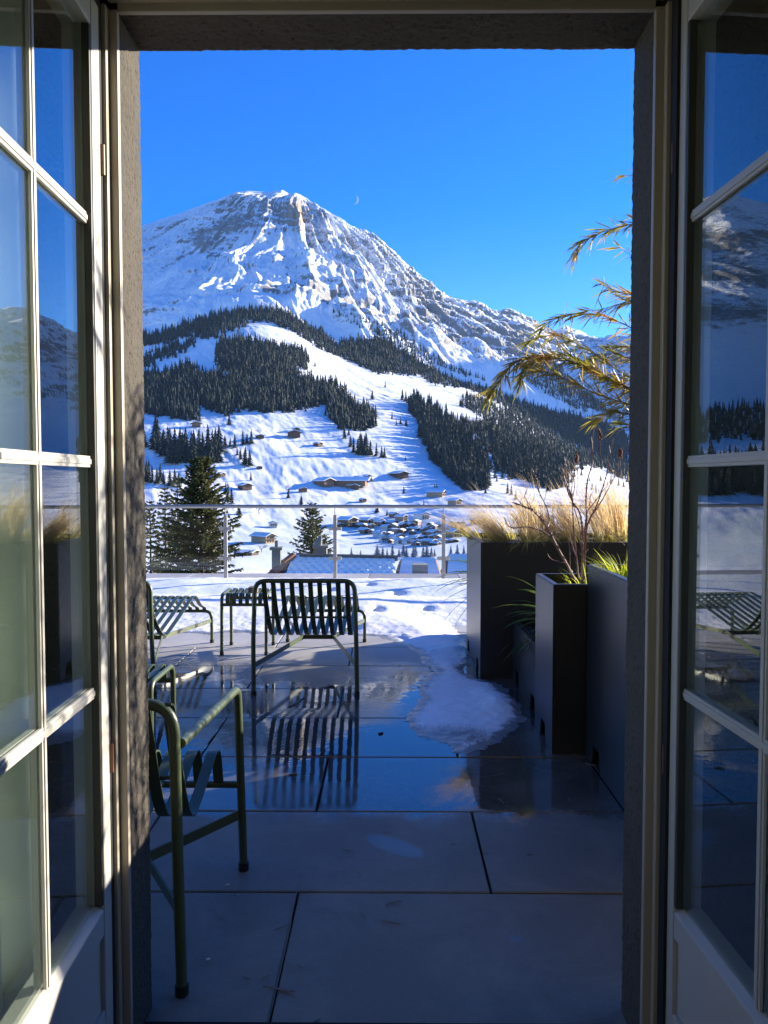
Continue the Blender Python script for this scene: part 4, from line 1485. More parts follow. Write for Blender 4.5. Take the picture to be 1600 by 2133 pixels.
# drifts against the balustrade and old footprints
hs += 0.028 * sstep(8.4, 10.2, SYY) * (0.5 + 0.5 * fbm(SXX * .9, SYY * 1.6, 87, 2))
hs += 0.0016 * fbm(SXX * 16, SYY * 16, 88, 3) * sstep(0, .1, sd)
for (u, v, r, d) in [(831, 1311, .085, .05), (786, 1266, .09, .06), (830, 1241, .10, .06), (815, 1212, .12, .06), (742, 1290, .08, .04), (770, 1225, .1, .05), (890, 1262, .08, .04), (690, 1235, .09, .04)]:
    g = G(u, v, 0.1)
    rr = np.hypot((SXX - g.x) / 1.0, (SYY - g.y) / 1.5)
    hs -= d * (1 - sstep(r * .55, r, rr)) - -.1 * d * np.exp(-((rr - r * 1.1) / (r * .25)) ** 2)
hs = np.maximum(hs, 0.0025)
hs = np.where(sd > 0, hs, 0.0)
thin = np.where(patch > .4, 1 - sstep(0.0, 0.14, sd - .005), 0.6 * (1 - sstep(0.0, 0.03, sd)))
# the near edge of the patch is grey slush
gn = G(930, 1535)
thin = np.maximum(thin, np.exp(-((SXX - gn.x) / .33) ** 2 - ((SYY - gn.y) / .20) ** 2) * .95 * patch)
thin = np.maximum(thin, np.exp(-((SXX - 0.30) / .12) ** 2 - ((SYY - 5.5) / .35) ** 2) * .5 * patch)
thin *= 1 - sstep(.025, .06, hs)
keep = (sd > 0.0)
nI, nJ = SXX.shape
ii = np.arange(nI * nJ).reshape(nI, nJ)
q = np.stack([ii[:-1, :-1], ii[1:, :-1], ii[1:, 1:], ii[:-1, 1:]], -1).reshape(-1, 4)
kf = keep.ravel()[q].sum(1) >= 2
q = q[kf]
used = np.unique(q)
rem = np.full(nI * nJ, -1)
rem[used] = np.arange(len(used))
snow = np_mesh("snow", np.stack([SXX, SYY, hs], -1).reshape(-1, 3)[used], rem[q], M['terrace_snow'])
tag(snow, kind='stuff')
snow['label'] = "snow lying on the terrace and melting in a tongue across the dark tiles"
at = snow.data.attributes.new("thin", 'FLOAT', 'POINT')
at.data.foreach_set("value", np.clip(thin, 0, 1).ravel()[used].astype(np.float32))

# ------------------------------------------------------------------ balustrade
RD = 10.3
RZ = A(800, 1055, RD).z
rail = thing("glass_balustrade", "steel handrail and clear glass balustrade along the edge of the snowy terrace", "railing", (0, RD, 0))
b = MB()
b.tube([(-8, 0, RZ), (6, 0, RZ)], 0.024, 12)
b.build("handrail", M['steel'], rail)
px_posts = [470 - 228 * 3, 470 - 228 * 2, 470 - 228, 470, 698, 924, 924 + 227, 924 + 454, 924 + 681]
posts = [A(u, 1120, RD).x for u in px_posts]
for i, x in enumerate(posts):
    b = MB()
    b.box(x - .024, x + .024, -.02, .02, 0.0, RZ - .115)
    po = b.build("post", M['steel'], rail, False, 0.004)
    b = MB()
    b.tube([(x, 0, RZ - .12), (x, 0, RZ - .02)], .008, 8)
    b.build("stem", M['steel'], po)
    for zc in (RZ - .30, RZ - .70):
        for s in (-1, 1):
            b = MB()
            b.box(x + s * .026, x + s * .085, -.018, .018, zc - .022, zc + .022)
            b.build("glass_clip", M['clip'], po, False, 0.003)
    if i < len(posts) - 1:
        b = MB()
        b.box(x + .055, posts[i + 1] - .055, -.006, .006, RZ - .86, RZ - .155)
        b.build("glass_panel", M['rail_pane'], rail, False)

# ------------------------------------------------------------------ planters
def planter(name, label, X0, X1, Y0, Y1, H, soil=0.09, notch=True):
    rt = thing(name, label, "planter", ((X0 + X1) / 2, (Y0 + Y1) / 2, 0))
    w, d = (X1 - X0) / 2, (Y1 - Y0) / 2
    th = 0.012
    b = MB()

    def side(x, sgn):
        # profile in (y, z) with two trapezoid feet openings
        pr = [(-d, 0)]
        if notch:
            for c in ((-d + .19, d - .19) if d > .32 else (0.0,)):
                pr += [(c - .085, 0), (c - .05, .105), (c + .05, .105), (c + .085, 0)]
        pr += [(d, 0), (d, H), (-d, H)]
        n = len(pr)
        xi = x - sgn * th
        b.add([(x, p[0], p[1]) for p in pr] + [(xi, p[0], p[1]) for p in pr],
              [tuple(range(n)) if sgn > 0 else tuple(reversed(range(n)))] + [tuple(range(2 * n - 1, n - 1, -1)) if sgn > 0 else tuple(range(n, 2 * n))] +
              [(k, (k + 1) % n, n + (k + 1) % n, n + k) for k in range(n)])
    side(-w, -1)
    side(w, 1)
    b.box(-w + th, w - th, -d, -d + th, 0.0, H)
    b.box(-w + th, w - th, d - th, d, 0.0, H)
    b.build("box", M['planter'], rt, False, 0.0025)
    b = MB()
    for (xa, xb, ya, yb) in ((-w + .004, -w + .03, -d + .004, d - .004), (w - .03, w - .004, -d + .004, d - .004), (-w + .0305, w - .0305, -d + .004, -d + .03), (-w + .0305, w - .0305, d - .03, d - .004)):
        b.box(xa, xb, ya, yb, H + .0006, H + .0036)
    b.build("rim", M['planter'], rt, False)
    b = MB()
    nx, ny = 24, 24
    vs = [(-w + th + .001 + (2 * w - 2 * th - .002) * i / nx, -d + th + .001 + (2 * d - 2 * th - .002) * j / ny, H - soil + rnd.uniform(-.012, .012)) for i in range(nx + 1) for j in range(ny + 1)]
    b.add(vs, [(i * (ny + 1) + j, (i + 1) * (ny + 1) + j, (i + 1) * (ny + 1) + j + 1, i * (ny + 1) + j + 1) for i in range(nx) for j in range(ny)])
    b.build("soil", M['soil'], rt)
    return rt


planter("planter", "large dark metal planter full of blond feather grass", 0.658, 2.35, 5.57, 6.585, 0.995, 0.03)
planter("planter", "tall narrow dark metal planter holding the bare twiggy shrub", 0.855, 1.36, 4.015, 4.50, 0.90)
planter("planter", "long dark metal planter with lime sedge beside the right door jamb", 1.028, 1.62, 2.58, 3.99, 1.01, 0.10)
planter("planter", "low dark planter with strap leaves tucked between two tall planters", 0.888, 1.45, 4.56, 5.53, 0.44, 0.05)
planter("planter", "low planter hidden behind the feather grass planter, its dark leaves poking out left", 0.80, 1.40, 6.75, 7.25, 0.44, 0.05, False)


# ------------------------------------------------------------------ plants
def grass_clump(x, y, z, R0, L, lean, n, seed, label):
    rg = random.Random(seed)
    rt = thing("feather_grass", label, "grass", (x, y, z), 0, "feather grass clumps in the large planter")
    b = MB()
    tufts = [(rg.uniform(0, 6.283), R0 * math.sqrt(rg.random()) * .6, rg.uniform(.72, 1.15), rg.uniform(-.35, .35)) for q in range(11)]
    for k in range(int(n * .55)):
        ta, tr_, tl, tw = tufts[k % 11]
        a = ta + rg.gauss(0, .55)
        r = tr_
        p = Vector((r * math.cos(ta) + rg.gauss(0, .018), r * math.sin(ta) + rg.gauss(0, .018), 0))
        droop = rg.random()
        l = L * tl * rg.uniform(.5, 1.12)
        d0 = Vector((math.cos(a) * rg.uniform(.05, .45) + tw * .35 + lean * rg.uniform(.25, .8), math.sin(a) * rg.uniform(.05, .45) - .06, 1.0)).normalized()
        if droop < .17:      # blades that spill over the rim
            d0 = Vector((math.cos(a) * .9 + lean * .4, math.sin(a) * .9 - .25, .55)).normalized()
            l *= .85
        pts = [p.copy()]
        d = d0.copy()
        grav = rg.uniform(.10, .26) if droop >= .17 else rg.uniform(.42, .62)
        for s in range(6):
            d = (d + Vector((lean * rg.uniform(.05, .24), rg.uniform(-.05, .05), -grav * (s + 1) / 5.0 * .55))).normalized()
            pts.append(pts[-1] + d * l / 6)
        b.blade(pts, rg.uniform(.0028, .0060), Vector((rg.uniform(-1, 1), rg.uniform(-1, 1), rg.uniform(-.2, .2))) + Vector((.01, 0, 0)), 1)
    b.build("foliage", M['grass'], rt, True, auto=0)


for k, (x, y, n, L, ln, lb) in enumerate([
        (0.98, 5.82, 1500, .50, -.55, "blond feather grass clump at the front left of the large planter"),
        (0.84, 6.30, 800, .44, -.9, "feather grass clump spilling over the left rim of the large planter"),
        (1.30, 6.12, 1200, .46, -.5, "feather grass clump in the middle of the large planter"),
        (1.52, 5.88, 900, .38, -.5, "short feather grass clump behind the twiggy shrub"),
        (1.80, 6.18, 1600, .60, -.30, "tallest feather grass clump at the right end of the large planter"),
        (2.12, 5.90, 900, .50, -.4, "feather grass clump hidden partly by the right door jamb")]):
    grass_clump(x, y, 0.965, 0.30, L, ln, n, 300 + k, lb)

def sedge(x, y, z, n, L, w, seed, label, name="lime_sedge"):
    rg = random.Random(seed)
    rt = thing(name, label, "plant", (x, y, z))
    b = MB()
    for k in range(n):
        a = rg.uniform(0, 6.283)
        r = .10 * math.sqrt(rg.random())
        p = Vector((r * math.cos(a), r * math.sin(a), 0))
        l = L * rg.uniform(.55, 1.1)
        d = Vector((math.cos(a) * rg.uniform(.2, .8), math.sin(a) * rg.uniform(.2, .8), 1)).normalized()
        pts = [p]
        for s in range(6):
            d = (d + Vector((0, 0, -.20 * rg.uniform(.7, 1.3)))).normalized()
            pts.append(pts[-1] + d * l / 6)
        b.blade(pts, w * rg.uniform(.6, 1.1), Vector((-math.sin(a), math.cos(a), .15)), 1)
    b.build("foliage", M['lime'], rt, True, auto=0)


sedge(1.20, 3.86, 0.905, 420, .24, .009, 41, "lime green sedge tuft at the far end of the long planter")
sedge(1.40, 3.78, 0.905, 420, .26, .009, 42, "lime green sedge tuft half hidden by the right door jamb")
sedge(1.12, 4.36, 0.80, 60, .22, .010, 43, "yellow green sedge at the foot of the twiggy shrub")


def straps(x, y, z, dirs, label, seed):
    rg = random.Random(seed)
    rt = thing("strap_leaf_plant", label, "plant", (x, y, z))
    b = MB()
    for (a, el, L, w) in dirs:
        d = Vector((math.cos(a) * math.cos(el), math.sin(a) * math.cos(el), math.sin(el)))
        pts = [Vector((0, 0, 0))]
        for s in range(8):
            d = (d + Vector((0, 0, -.055 - .02 * s))).normalized()
            pts.append(pts[-1] + d * L / 8)
        b.blade(pts, w, Vector((-math.sin(a), math.cos(a), .6)), 2)
    b.build("foliage", M['yucca'], rt, True, auto=0)
    c = MB()
    c.tube([(0, 0, -.06), (0, 0, .06)], [.04, .03], 8)
    c.build("stem", M['bark'], rt)


rg = random.Random(77)
dl = [(math.pi + rg.uniform(-.75, .75), rg.uniform(-.30, .95), rg.uniform(.38, .58), rg.uniform(.016, .028)) for k in range(22)]
dl += [(rg.uniform(-1.5, 1.5), rg.uniform(.2, 1.2), rg.uniform(.3, .5), .024) for k in range(14)]
straps(1.14, 4.84, 0.52, dl, "green strap leaved plant reaching left out of the low planter", 5)
dl = [(math.pi + rg.uniform(-.5, .55), rg.uniform(-.5, .8), rg.uniform(.45, .72), rg.uniform(.014, .024)) for k in range(20)]
dl += [(rg.uniform(-1.5, 1.5), rg.uniform(.2, 1.2), rg.uniform(.3, .5), .022) for k in range(10)]
straps(1.00, 7.0, 0.50, dl, "dark strap leaved plant poking out left of the feather grass planter", 6)

# twiggy shrub: main stems follow the photographed sweep, side twigs are grown
def shrub():
    base = Vector((1.10, 4.33, 0.80))
    rt = thing("twiggy_shrub", "bare red brown twiggy shrub with dry seed heads in the narrow planter", "shrub", base)
    rg = random.Random(9)
    b = MB()

    def q(x, y):        # crop position of the photograph to a picture position
        return (960 + x * .225, 940 + y * .225)
    stems = [([(1060, 1200), (1000, 1080), (900, 900), (840, 780), (790, 690), (730, 610), (660, 540), (600, 520), (510, 480)], 4.33, .0085),
             ([(845, 800), (770, 750), (690, 715), (600, 700), (490, 710), (430, 680), (405, 610)], 4.30, .0042),
             ([(805, 700), (820, 640), (800, 540), (770, 470), (730, 390), (715, 330), (690, 230), (650, 155)], 4.34, .004),
             ([(660, 540), (625, 480), (590, 420), (610, 360), (575, 285)], 4.34, .0028),
             ([(635, 500), (660, 470), (685, 430)], 4.34, .002),
             ([(550, 490), (565, 430)], 4.34, .0018), ([(770, 470), (790, 380), (800, 260)], 4.36, .002),
             ([(1135, 1210), (1135, 1050), (1120, 850), (1125, 700), (1100, 560), (1040, 470), (1020, 400), (990, 330), (960, 250), (940, 165)], 4.33, .0075),
             ([(1145, 1190), (1150, 950), (1160, 750), (1165, 560), (1160, 420), (1175, 260), (1210, 130), (1220, -60), (1235, -260)], 4.30, .006),
             ([(1150, 800), (1180, 660), (1250, 520), (1300, 380), (1340, 250), (1370, 120), (1395, 0), (1410, -130)], 4.36, .0048),
             ([(1180, 650), (1240, 560), (1310, 450), (1390, 300), (1450, 180), (1475, 60)], 4.40, .0036),
             ([(1090, 1180), (1075, 1000), (1050, 780), (1040, 620), (1035, 480), (1000, 400), (985, 330), (975, 200), (968, 75)], 4.40, .005),
             ([(1020, 400), (1030, 300), (1010, 180), (990, 75)], 4.40, .003), ([(1040, 420), (1055, 300), (1030, 210), (1040, 130)], 4.38, .0026),
             ([(1115, 1200), (1125, 980), (1140, 800), (1155, 640), (1190, 520), (1200, 400)], 4.42, .0045),
             ([(1120, 850), (1100, 700), (1060, 560), (1035, 470)], 4.28, .0035),
             ([(1165, 560), (1240, 470), (1320, 360), (1370, 310)], 4.32, .003),
             ([(1010, 1150), (1010, 950), (990, 790), (960, 690)], 4.44, .0025), ([(1080, 1010), (1020, 830), (1000, 690), (1010, 560)], 4.46, .0025),
             ([(1055, 660), (1075, 560)], 4.33, .002), ([(910, 1020), (850, 1005), (815, 975)], 4.25, .0026), ([(1030, 1160), (980, 1040), (925, 1030)], 4.27, .0026),
             ([(1520, 870), (1400, 770), (1290, 680), (1200, 570)], 4.0, .0022), ([(1060, 90), (1075, 130), (1085, 200), (1070, 420)], 4.36, .0022)]
    for pl, Y, r in stems:
        P0 = [A(*q(*p), Y + .03 * math.sin(i * 1.7)) - base for i, p in enumerate(pl)]
        C = catmull(P0, 4)
        n = len(C)
        r *= 1.02
        b.tube(C, [r * (1 - .62 * i / (n - 1)) for i in range(n)], 6)
        for i in range(3, n - 1):
            if rg.random() < .62:
                d = (C[min(i + 1, n - 1)] - C[i - 1]).normalized()
                s = (d + Vector((rg.uniform(-1, 1), rg.uniform(-1, 1), rg.uniform(-.2, .9))) * .9).normalized()
                l = rg.uniform(.012, .06)
                b.tube([C[i], C[i] + s * l * .6, C[i] + s * l + Vector((0, 0, .006))], [r * .35, r * .28, r * .12], 4)
                if rg.random() < .6:
                    b.tube([C[i] - d * .003, C[i] + d * .003], r * (1.5 - .6 * i / n), 5)
    b.build("stems", M['twig'], rt)
    for (x, y) in [(1075, 60), (1475, 30), (1232 + 58, -150)]:
        s = MB()
        c = A(*q(x, y), 4.36) - base
        for k in range(26):
            o = Vector((rg.gauss(0, .005), rg.gauss(0, .005), rg.uniform(-.028, .028)))
            s.tube([c + o, c + o + Vector((rg.uniform(-.008, .008), rg.uniform(-.008, .008), .016))], [.0045, .0012], 4)
        s.tube([c + Vector((0, 0, -.03)), A(*q(x + rg.uniform(-8, 30), y + 190), 4.36) - base], [.002, .0018], 5)
        s.build("seed_head", M['seed'], rt)


shrub()


# bamboo: canes rooted in the long planter arch up and out over the terrace
def bamboo():
    base = Vector((1.40, 3.55, 0.92))
    rt = thing("bamboo", "overhanging bamboo with olive and rust dry leaves beside the right door jamb", "bamboo", base)
    rg = random.Random(21)
    cane = MB()
    lf = MB()

    def leaf(p, d, L, w):
        d = d.normalized()
        sd = d.cross(Vector((rg.uniform(-1, 1), rg.uniform(-1, 1), rg.uniform(-1, 1)))).normalized()
        bend = Vector((0, 0, -rg.uniform(.0, .18)))
        lf.blade([p, p + d * L * .33 + bend * L * .1, p + d * L * .66 + bend * L * .4, p + d * L + bend * L], w, sd, 2)

    def spray(C, r, every, nl, Lr, spread, start=0.0):
        n = len(C)
        cane.tube(C, [r * .62 * (1 - .75 * i / (n - 1)) for i in range(n)], 6)
        L = 0
        nxt = start
        for i in range(1, n):
            seg = (C[i] - C[i - 1]).length
            L += seg
            if L < nxt:
                continue
            nxt = L + every * .60 * rg.uniform(.6, 1.4)
            d = (C[i] - C[i - 1]).normalized()
            for k in range(rg.randint(*nl)):
                dv = d * rg.uniform(.5, 1.3) + Vector((rg.uniform(-1, 1), rg.uniform(-1, 1), rg.uniform(-1.1, .7))) * spread * 1.3
                leaf(C[i] + Vector((rg.uniform(-.01, .01), rg.uniform(-.01, .01), 0)), dv, rg.uniform(*Lr), rg.uniform(.0045, .0082))
        for k in range(3):
            leaf(C[-1], (C[-1] - C[-2]).normalized() + Vector((rg.uniform(-.5, .5), rg.uniform(-.5, .5), rg.uniform(-.6, .2))), rg.uniform(*Lr), .008)

    def q(x, y):
        return (1000 + x * .2813, 330 + y * .2813)
    lr = (.055, .125)
    br = [
        ([(1900, 2600), (1500, 1950), (1280, 1790), (1100, 1700), (940, 1620), (780, 1540), (620, 1490), (480, 1470), (330, 1480), (220, 1540), (150, 1640), (90, 1730)], 3.55, .011, .018, (4, 7), .55),
        ([(1700, 2300), (1400, 1900), (1200, 1760), (1000, 1660), (860, 1570), (700, 1480), (560, 1450), (430, 1490), (330, 1560), (310, 1650)], 3.62, .008, .018, (4, 7), .6),
        ([(1800, 2200), (1400, 1800), (1180, 1660), (1050, 1590), (930, 1500), (800, 1420), (680, 1350), (560, 1310), (470, 1320), (370, 1350)], 3.7, .007, .032, (2, 5), .5),
        ([(1800, 2400), (1400, 1950), (1180, 1840), (1000, 1790), (850, 1740), (700, 1660), (540, 1600), (430, 1570)], 3.45, .006, .026, (3, 6), .6),
        ([(1800, 2300), (1420, 1700), (1250, 1520), (1100, 1480), (960, 1440), (840, 1480)], 3.8, .006, .024, (3, 6), .6),
        ([(1700, 2100), (1400, 1600), (1200, 1320), (1110, 1250), (1000, 1200), (880, 1160), (740, 1150), (620, 1170), (540, 1200), (470, 1245)], 3.6, .006, .030, (3, 5), .5),
        ([(1700, 2000), (1400, 1350), (1220, 1060), (1120, 1010), (1040, 990), (960, 960), (900, 930)], 3.65, .006, .026, (3, 6), .55),
        ([(1700, 1900), (1400, 1250), (1220, 1080), (1100, 1060), (1000, 1090), (880, 1120), (800, 1130)], 3.5, .005, .030, (2, 5), .5),
        ([(1700, 1700), (1400, 900), (1220, 520), (1110, 490), (1020, 510), (920, 540), (830, 580), (760, 620), (710, 690)], 3.6, .005, .022, (3, 5), .38),
        ([(1650, 1500), (1400, 980), (1220, 740), (1120, 720), (1040, 660)], 3.6, .004, .05, (2, 4), .6),
        ([(1600, 1200), (1400, 700), (1250, 430), (1180, 410)], 3.65, .004, .05, (2, 3), .5),
        ([(1600, 1000), (1400, 450), (1240, 150), (1140, 130), (1060, 125)], 3.6, .004, .06, (2, 3), .7),
        ([(1900, 2300), (1500, 2050), (1300, 1950), (1140, 1900), (1000, 1880), (880, 1920)], 3.5, .005, .022, (3, 6), .6),
        ([(1900, 2400), (1500, 2150), (1300, 2050), (1150, 1990), (1050, 1960)], 3.6, .005, .02, (3, 6), .6),
        ([(1800, 2000), (1400, 1560), (1200, 1420), (1080, 1390), (950, 1400)], 3.9, .005, .02, (3, 6), .6),
    ]
    for pl, Y, r, ev, nl, sp in br:
        root = Vector((rg.uniform(-.10, .10), rg.uniform(-.35, .30), -.02))
        P0 = [root] + [A(*q(*p), Y + .05 * math.sin(i * 1.3 + Y * 9)) - base for i, p in enumerate(pl)]
        spray(catmull(P0, 9), r, ev, nl, lr, sp, 0.75)
    # upright leafy canes that stay behind the jamb but throw the dappled shade
    for k in range(24):
        a = rg.uniform(-.4, .5)
        root = Vector((rg.uniform(-.12, .14), rg.uniform(-.75, .1), -.02))
        tip = root + Vector((rg.uniform(-.02, .25), rg.uniform(-.2, .2), rg.uniform(.85, 1.75)))
        mid = (root + tip) / 2 + Vector((.12, 0, .15))
        spray(catmull([root, mid, tip, tip + Vector((-.10, .05, -.05))], 12), .008, .028, (3, 5), (.07, .13), .7, 0.2)
    cane.build("cane", M['bamboo_cane'], rt)
    lf.build("foliage", M['bamboo_leaf'], rt, True, auto=0)


bamboo()


# ------------------------------------------------------------------ garden furniture
TR = 0.0155


def foot(b, p, r=TR):
    b.tube([(p[0], p[1], 0.0), (p[0], p[1], .028)], r * 1.22, 10)


def make_chaise(label, loc):
    t = thing("slatted_lounge_chair", label, "lounge chair", loc, 0, "olive slatted lounge chairs")
    W, L = .345, 1.70
    b = MB()
    b.tube(fillet([(-W - .004, 0, .02), (-W, -.02, .40), (-W + .012, .0, .775), (W - .012, .0, .775), (W, -.02, .40), (W + .004, 0, .02)], .075, 7), TR, 12)
    b.build("rear_frame", M['olive'], t)
    b = MB()
    b.tube(fillet([(-W, L, .02), (-W, L - .01, .285), (W, L - .01, .285), (W, L, .02)], .065, 7), TR * .95, 12)
    b.build("front_frame", M['olive'], t)
    for p in ((-W - .004, 0), (W + .004, 0), (-W, L), (W, L)):
        b = MB()
        foot(b, p)
        b.build("foot_cap", M['olive_foot'], t)
    prof = [(0.0, .775), (.045, .755), (.085, .68), (.15, .575), (.25, .455), (.37, .355), (.47, .315), (.55, .318), (.72, .352), (.95, .402), (1.15, .450), (1.27, .474), (1.335, .474), (1.39, .452), (1.52, .372), (1.62, .335), (1.675, .318), (1.688, .292)]
    n = 10
    for k in range(n):
        x = -W + .062 + (2 * W - .124) * k / (n - 1)
        s = MB()
        s.ribbon(catmull([(x, p[0], p[1]) for p in prof], 5), .033, .005, (1, 0, 0))
        s.build("slat", M['olive'], t)
    b = MB()
    b.tube([(-W + .05, .205, .492), (W - .05, .205, .492)], .008, 8)
    b.build("cross_bar", M['olive'], t)
    b = MB()
    b.tube([(-W + .05, 1.36, .452), (W - .05, 1.36, .452)], .008, 8)
    b.build("cross_bar", M['olive'], t)
    b = MB()
    zc = .20
    for s in (-1, 1):
        b.ribbon([(s * W, .012, zc), (s * .118, .955, zc)], .005, .034, (0, 0, 1)) if False else None
        for (ya, yb) in ((.012, .955), (L - .012, .955)):
            p, q_ = Vector((s * W, ya, zc)), Vector((s * .118, yb, zc))
            d = (q_ - p).normalized()
            b.ribbon([p, q_], .034, .006, Vector((0, 0, 1)))
    b.ribbon([(-.118, .955, zc), (.118, .955, zc)], .034, .006, (0, 0, 1))
    b.build("brace", M['olive'], t)
    return t


ch = make_chaise("olive slatted lounge chair seen from behind in the middle of the terrace", (-.573, 5.122, 0))
dup(ch, (-1.936, 5.092, 0), 0, "olive slatted lounge chair half hidden by the left door jamb beside the ottomans")


def make_ottoman(label, loc):
    t = thing("slatted_ottoman", label, "ottoman", loc, 0, "olive slatted ottomans")
    W, D = .185, .195
    for s in (-1, 1):
        b = MB()
        b.tube(fillet([(s * W, -D, .02), (s * W * .99, -D + .012, .50), (s * W * .99, D - .012, .50), (s * W, D, .02)], .06, 7), TR * .9, 12)
        b.build("side_frame", M['olive'], t)
    for s in (-1, 1):
        for y in (-D, D):
            b = MB()
            foot(b, (s * W, y), TR * .9)
            b.build("foot_cap", M['olive_foot'], t)
    for y in (-D + .01, D - .01):
        b = MB()
        b.tube([(-W, y, .418), (W, y, .418)], TR * .85, 10)
        b.build("cross_bar", M['olive'], t)
    for k in range(6):
        x = -W + .05 + (2 * W - .10) * k / 5
        s = MB()
        s.ribbon(catmull([(x, -D + .01, .418), (x, -D + .008, .472), (x, -D + .045, .508), (x, -.07, .499), (x, 0, .495), (x, .07, .499), (x, D - .045, .508), (x, D - .008, .472), (x, D - .01, .418)], 5), .033, .005, (1, 0, 0))
        s.build("slat", M['olive'], t)
    return t


ot = make_ottoman("olive slatted ottoman between the two lounge chairs with a wooden block on it", (-1.212, 6.50, 0))
dup(ot, (-1.305, 3.73, 0), 0, "olive slatted ottoman beside the armchair at the left door jamb")
b = MB()
b.box(-.035, .035, -.05, .05, 0, .05)
o = b.build("wooden_block", M['block'], None, False, .003)
o.location = (-1.157, 6.45, .5005)
tag(o, "small weathered wooden block lying on the ottoman slats", "wood block")


def make_armchair(label, loc):
    t = thing("slatted_armchair", label, "armchair", loc, 0, "olive slatted armchairs")
    W = .30
    r = .0160
    b = MB()
    b.tube(fillet([(-W, 0, .02), (-W + .012, .015, .42), (-W + .020, .02, .822), (W - .020, .02, .822), (W - .012, .015, .42), (W, 0, .02)], .085, 8), r, 14)
    b.build("rear_frame", M['olive'], t)
    for s in (-1, 1):
        b = MB()
        b.tube(fillet([(s * (W + .042), .695, .02), (s * (W + .030), .668, .690), (s * (W - .005), .035, .705)], .05, 8), r * .95, 14)
        b.build("arm", M['olive'], t)
    for p in ((-W, 0), (W, 0), (-W - .042, .695), (W + .042, .695)):
        b = MB()
        foot(b, p, r)
        b.build("foot_cap", M['olive_foot'], t)
    b = MB()
    b.tube([(-W - .034, .686, .325), (W + .034, .686, .325)], r * .8, 12)
    b.build("cross_bar", M['olive'], t)
    b = MB()
    b.tube([(-W + .03, .155, .56), (W - .03, .155, .56)], .008, 8)
    b.build("cross_bar", M['olive'], t)
    prof = [(.02, .822), (.06, .80), (.09, .72), (.14, .58), (.20, .455), (.25, .402), (.30, .395), (.41, .425), (.53, .466), (.585, .481), (.628, .470), (.655, .43), (.67, .37), (.684, .325)]
    n = 8
    for k in range(n):
        x = -W + .045 + (2 * W - .09) * k / (n - 1)
        s = MB()
        s.ribbon(catmull([(x, p[0], p[1]) for p in prof], 6), .036, .0055, (1, 0, 0))
        s.build("slat", M['olive'], t)
    b = MB()
    zc = .215
    for s in (-1, 1):
        for (xa, ya) in ((s * W, .012), (s * (W + .036), .688)):
            b.ribbon([(xa, ya, zc), (s * .09, .35, zc)], .036, .007, (0, 0, 1))
    b.ribbon([(-.09, .35, zc), (.09, .35, zc)], .036, .007, (0, 0, 1))
    b.build("brace", M['olive'], t)
    return t


make_armchair("olive slatted armchair in the foreground half behind the left door jamb", (-.888, 2.106, 0))

# ------------------------------------------------------------------ house wall with rough stucco reveal
WY0, WY1, WYI = 1.882, 2.060, 1.800
XL, XR = -.655, .633
ZT = A(800, 108, WY1).z
ZI = A(800, 25, WY0).z
wall = thing("stucco_wall", "dark rough stucco house wall framing the open terrace door", "wall", (0, WY1, 0))


def stucco_sweep(path, sweep, length, n, name, wall_n):
    """rough plaster skin: a cross-section swept along the opening and pushed in and out"""
    pts = []
    for i in range(len(path) - 1):
        a, c = Vector(path[i]), Vector(path[i + 1])
        k = max(1, int((c - a).length / .006)) if (c - a).length < .5 else 12
        for j in range(k):
            pts.append(a.lerp(c, j / k))
    pts.append(Vector(path[-1]))
    m = len(pts)
    nor = []
    for i in range(m):
        t = (pts[min(i + 1, m - 1)] - pts[max(i - 1, 0)])
        nor.append(t.cross(sweep).normalized() * wall_n)
    arc = np.cumsum([0] + [(pts[i + 1] - pts[i]).length for i in range(m - 1)])
    sN = np.linspace(0, length, n)
    aa, ss = np.meshgrid(arc, sN, indexing='ij')
    dsp = 0.0021 * fbm(aa * 85, ss * 60, 91, 3) + 0.0016 * fbm(aa * 9, ss * 5, 92, 2)
    Pn = np.array([list(p) for p in pts])[:, None, :] + np.array(sweep)[None, None, :] * ss[..., None] + np.array([list(q) for q in nor])[:, None, :] * dsp[..., None]
    ii = np.arange(m * n).reshape(m, n)
    fq = np.stack([ii[:-1, :-1], ii[1:, :-1], ii[1:, 1:], ii[:-1, 1:]], -1).reshape(-1, 4)
    o = np_mesh(name, Pn.reshape(-1, 3), fq, M['stucco'], wall)
    return o


o0 = Vector((0, WY1, 0))
Zs = Vector((0, 0, 1))
stucco_sweep([Vector((XL, WY0, -.02)) - o0, Vector((XL, WY1 - .012, -.02)) - o0, Vector((XL - .003, WY1 - .003, -.02)) - o0, Vector((XL - .012, WY1, -.02)) - o0, Vector((XL - .5, WY1, -.02)) - o0], Zs, ZT + .05, 430, "jamb", 1)
stucco_sweep([Vector((XR, WY0, -.02)) - o0, Vector((XR, WY1 - .012, -.02)) - o0, Vector((XR + .003, WY1 - .003, -.02)) - o0, Vector((XR + .012, WY1, -.02)) - o0, Vector((XR + .5, WY1, -.02)) - o0], Zs, ZT + .05, 430, "jamb", -1)
stucco_sweep([Vector((XL - .05, WY0, ZT)) - o0, Vector((XL - .05, WY1 - .012, ZT)) - o0, Vector((XL - .05, WY1 - .003, ZT + .003)) - o0, Vector((XL - .05, WY1, ZT + .012)) - o0, Vector((XL - .05, WY1, ZT + .5)) - o0], Vector((1, 0, 0)), XR - XL + .1, 240, "lintel", -1)
b = MB()
yi, yo = WYI - WY1, -.012
ym = WY0 - WY1 + .001
b.box(-9, XL - .012, ym, yo, -.4, 6.5)
b.box(XR + .012, 7, ym, yo, -.4, 6.5)
b.box(-9, XL - .06, yi, ym - .001, -.4, 6.5)
b.box(XR + .06, 7, yi, ym - .001, -.4, 6.5)
b.box(XL - .011, XR + .011, ym, yo, ZT + .014, 6.5)
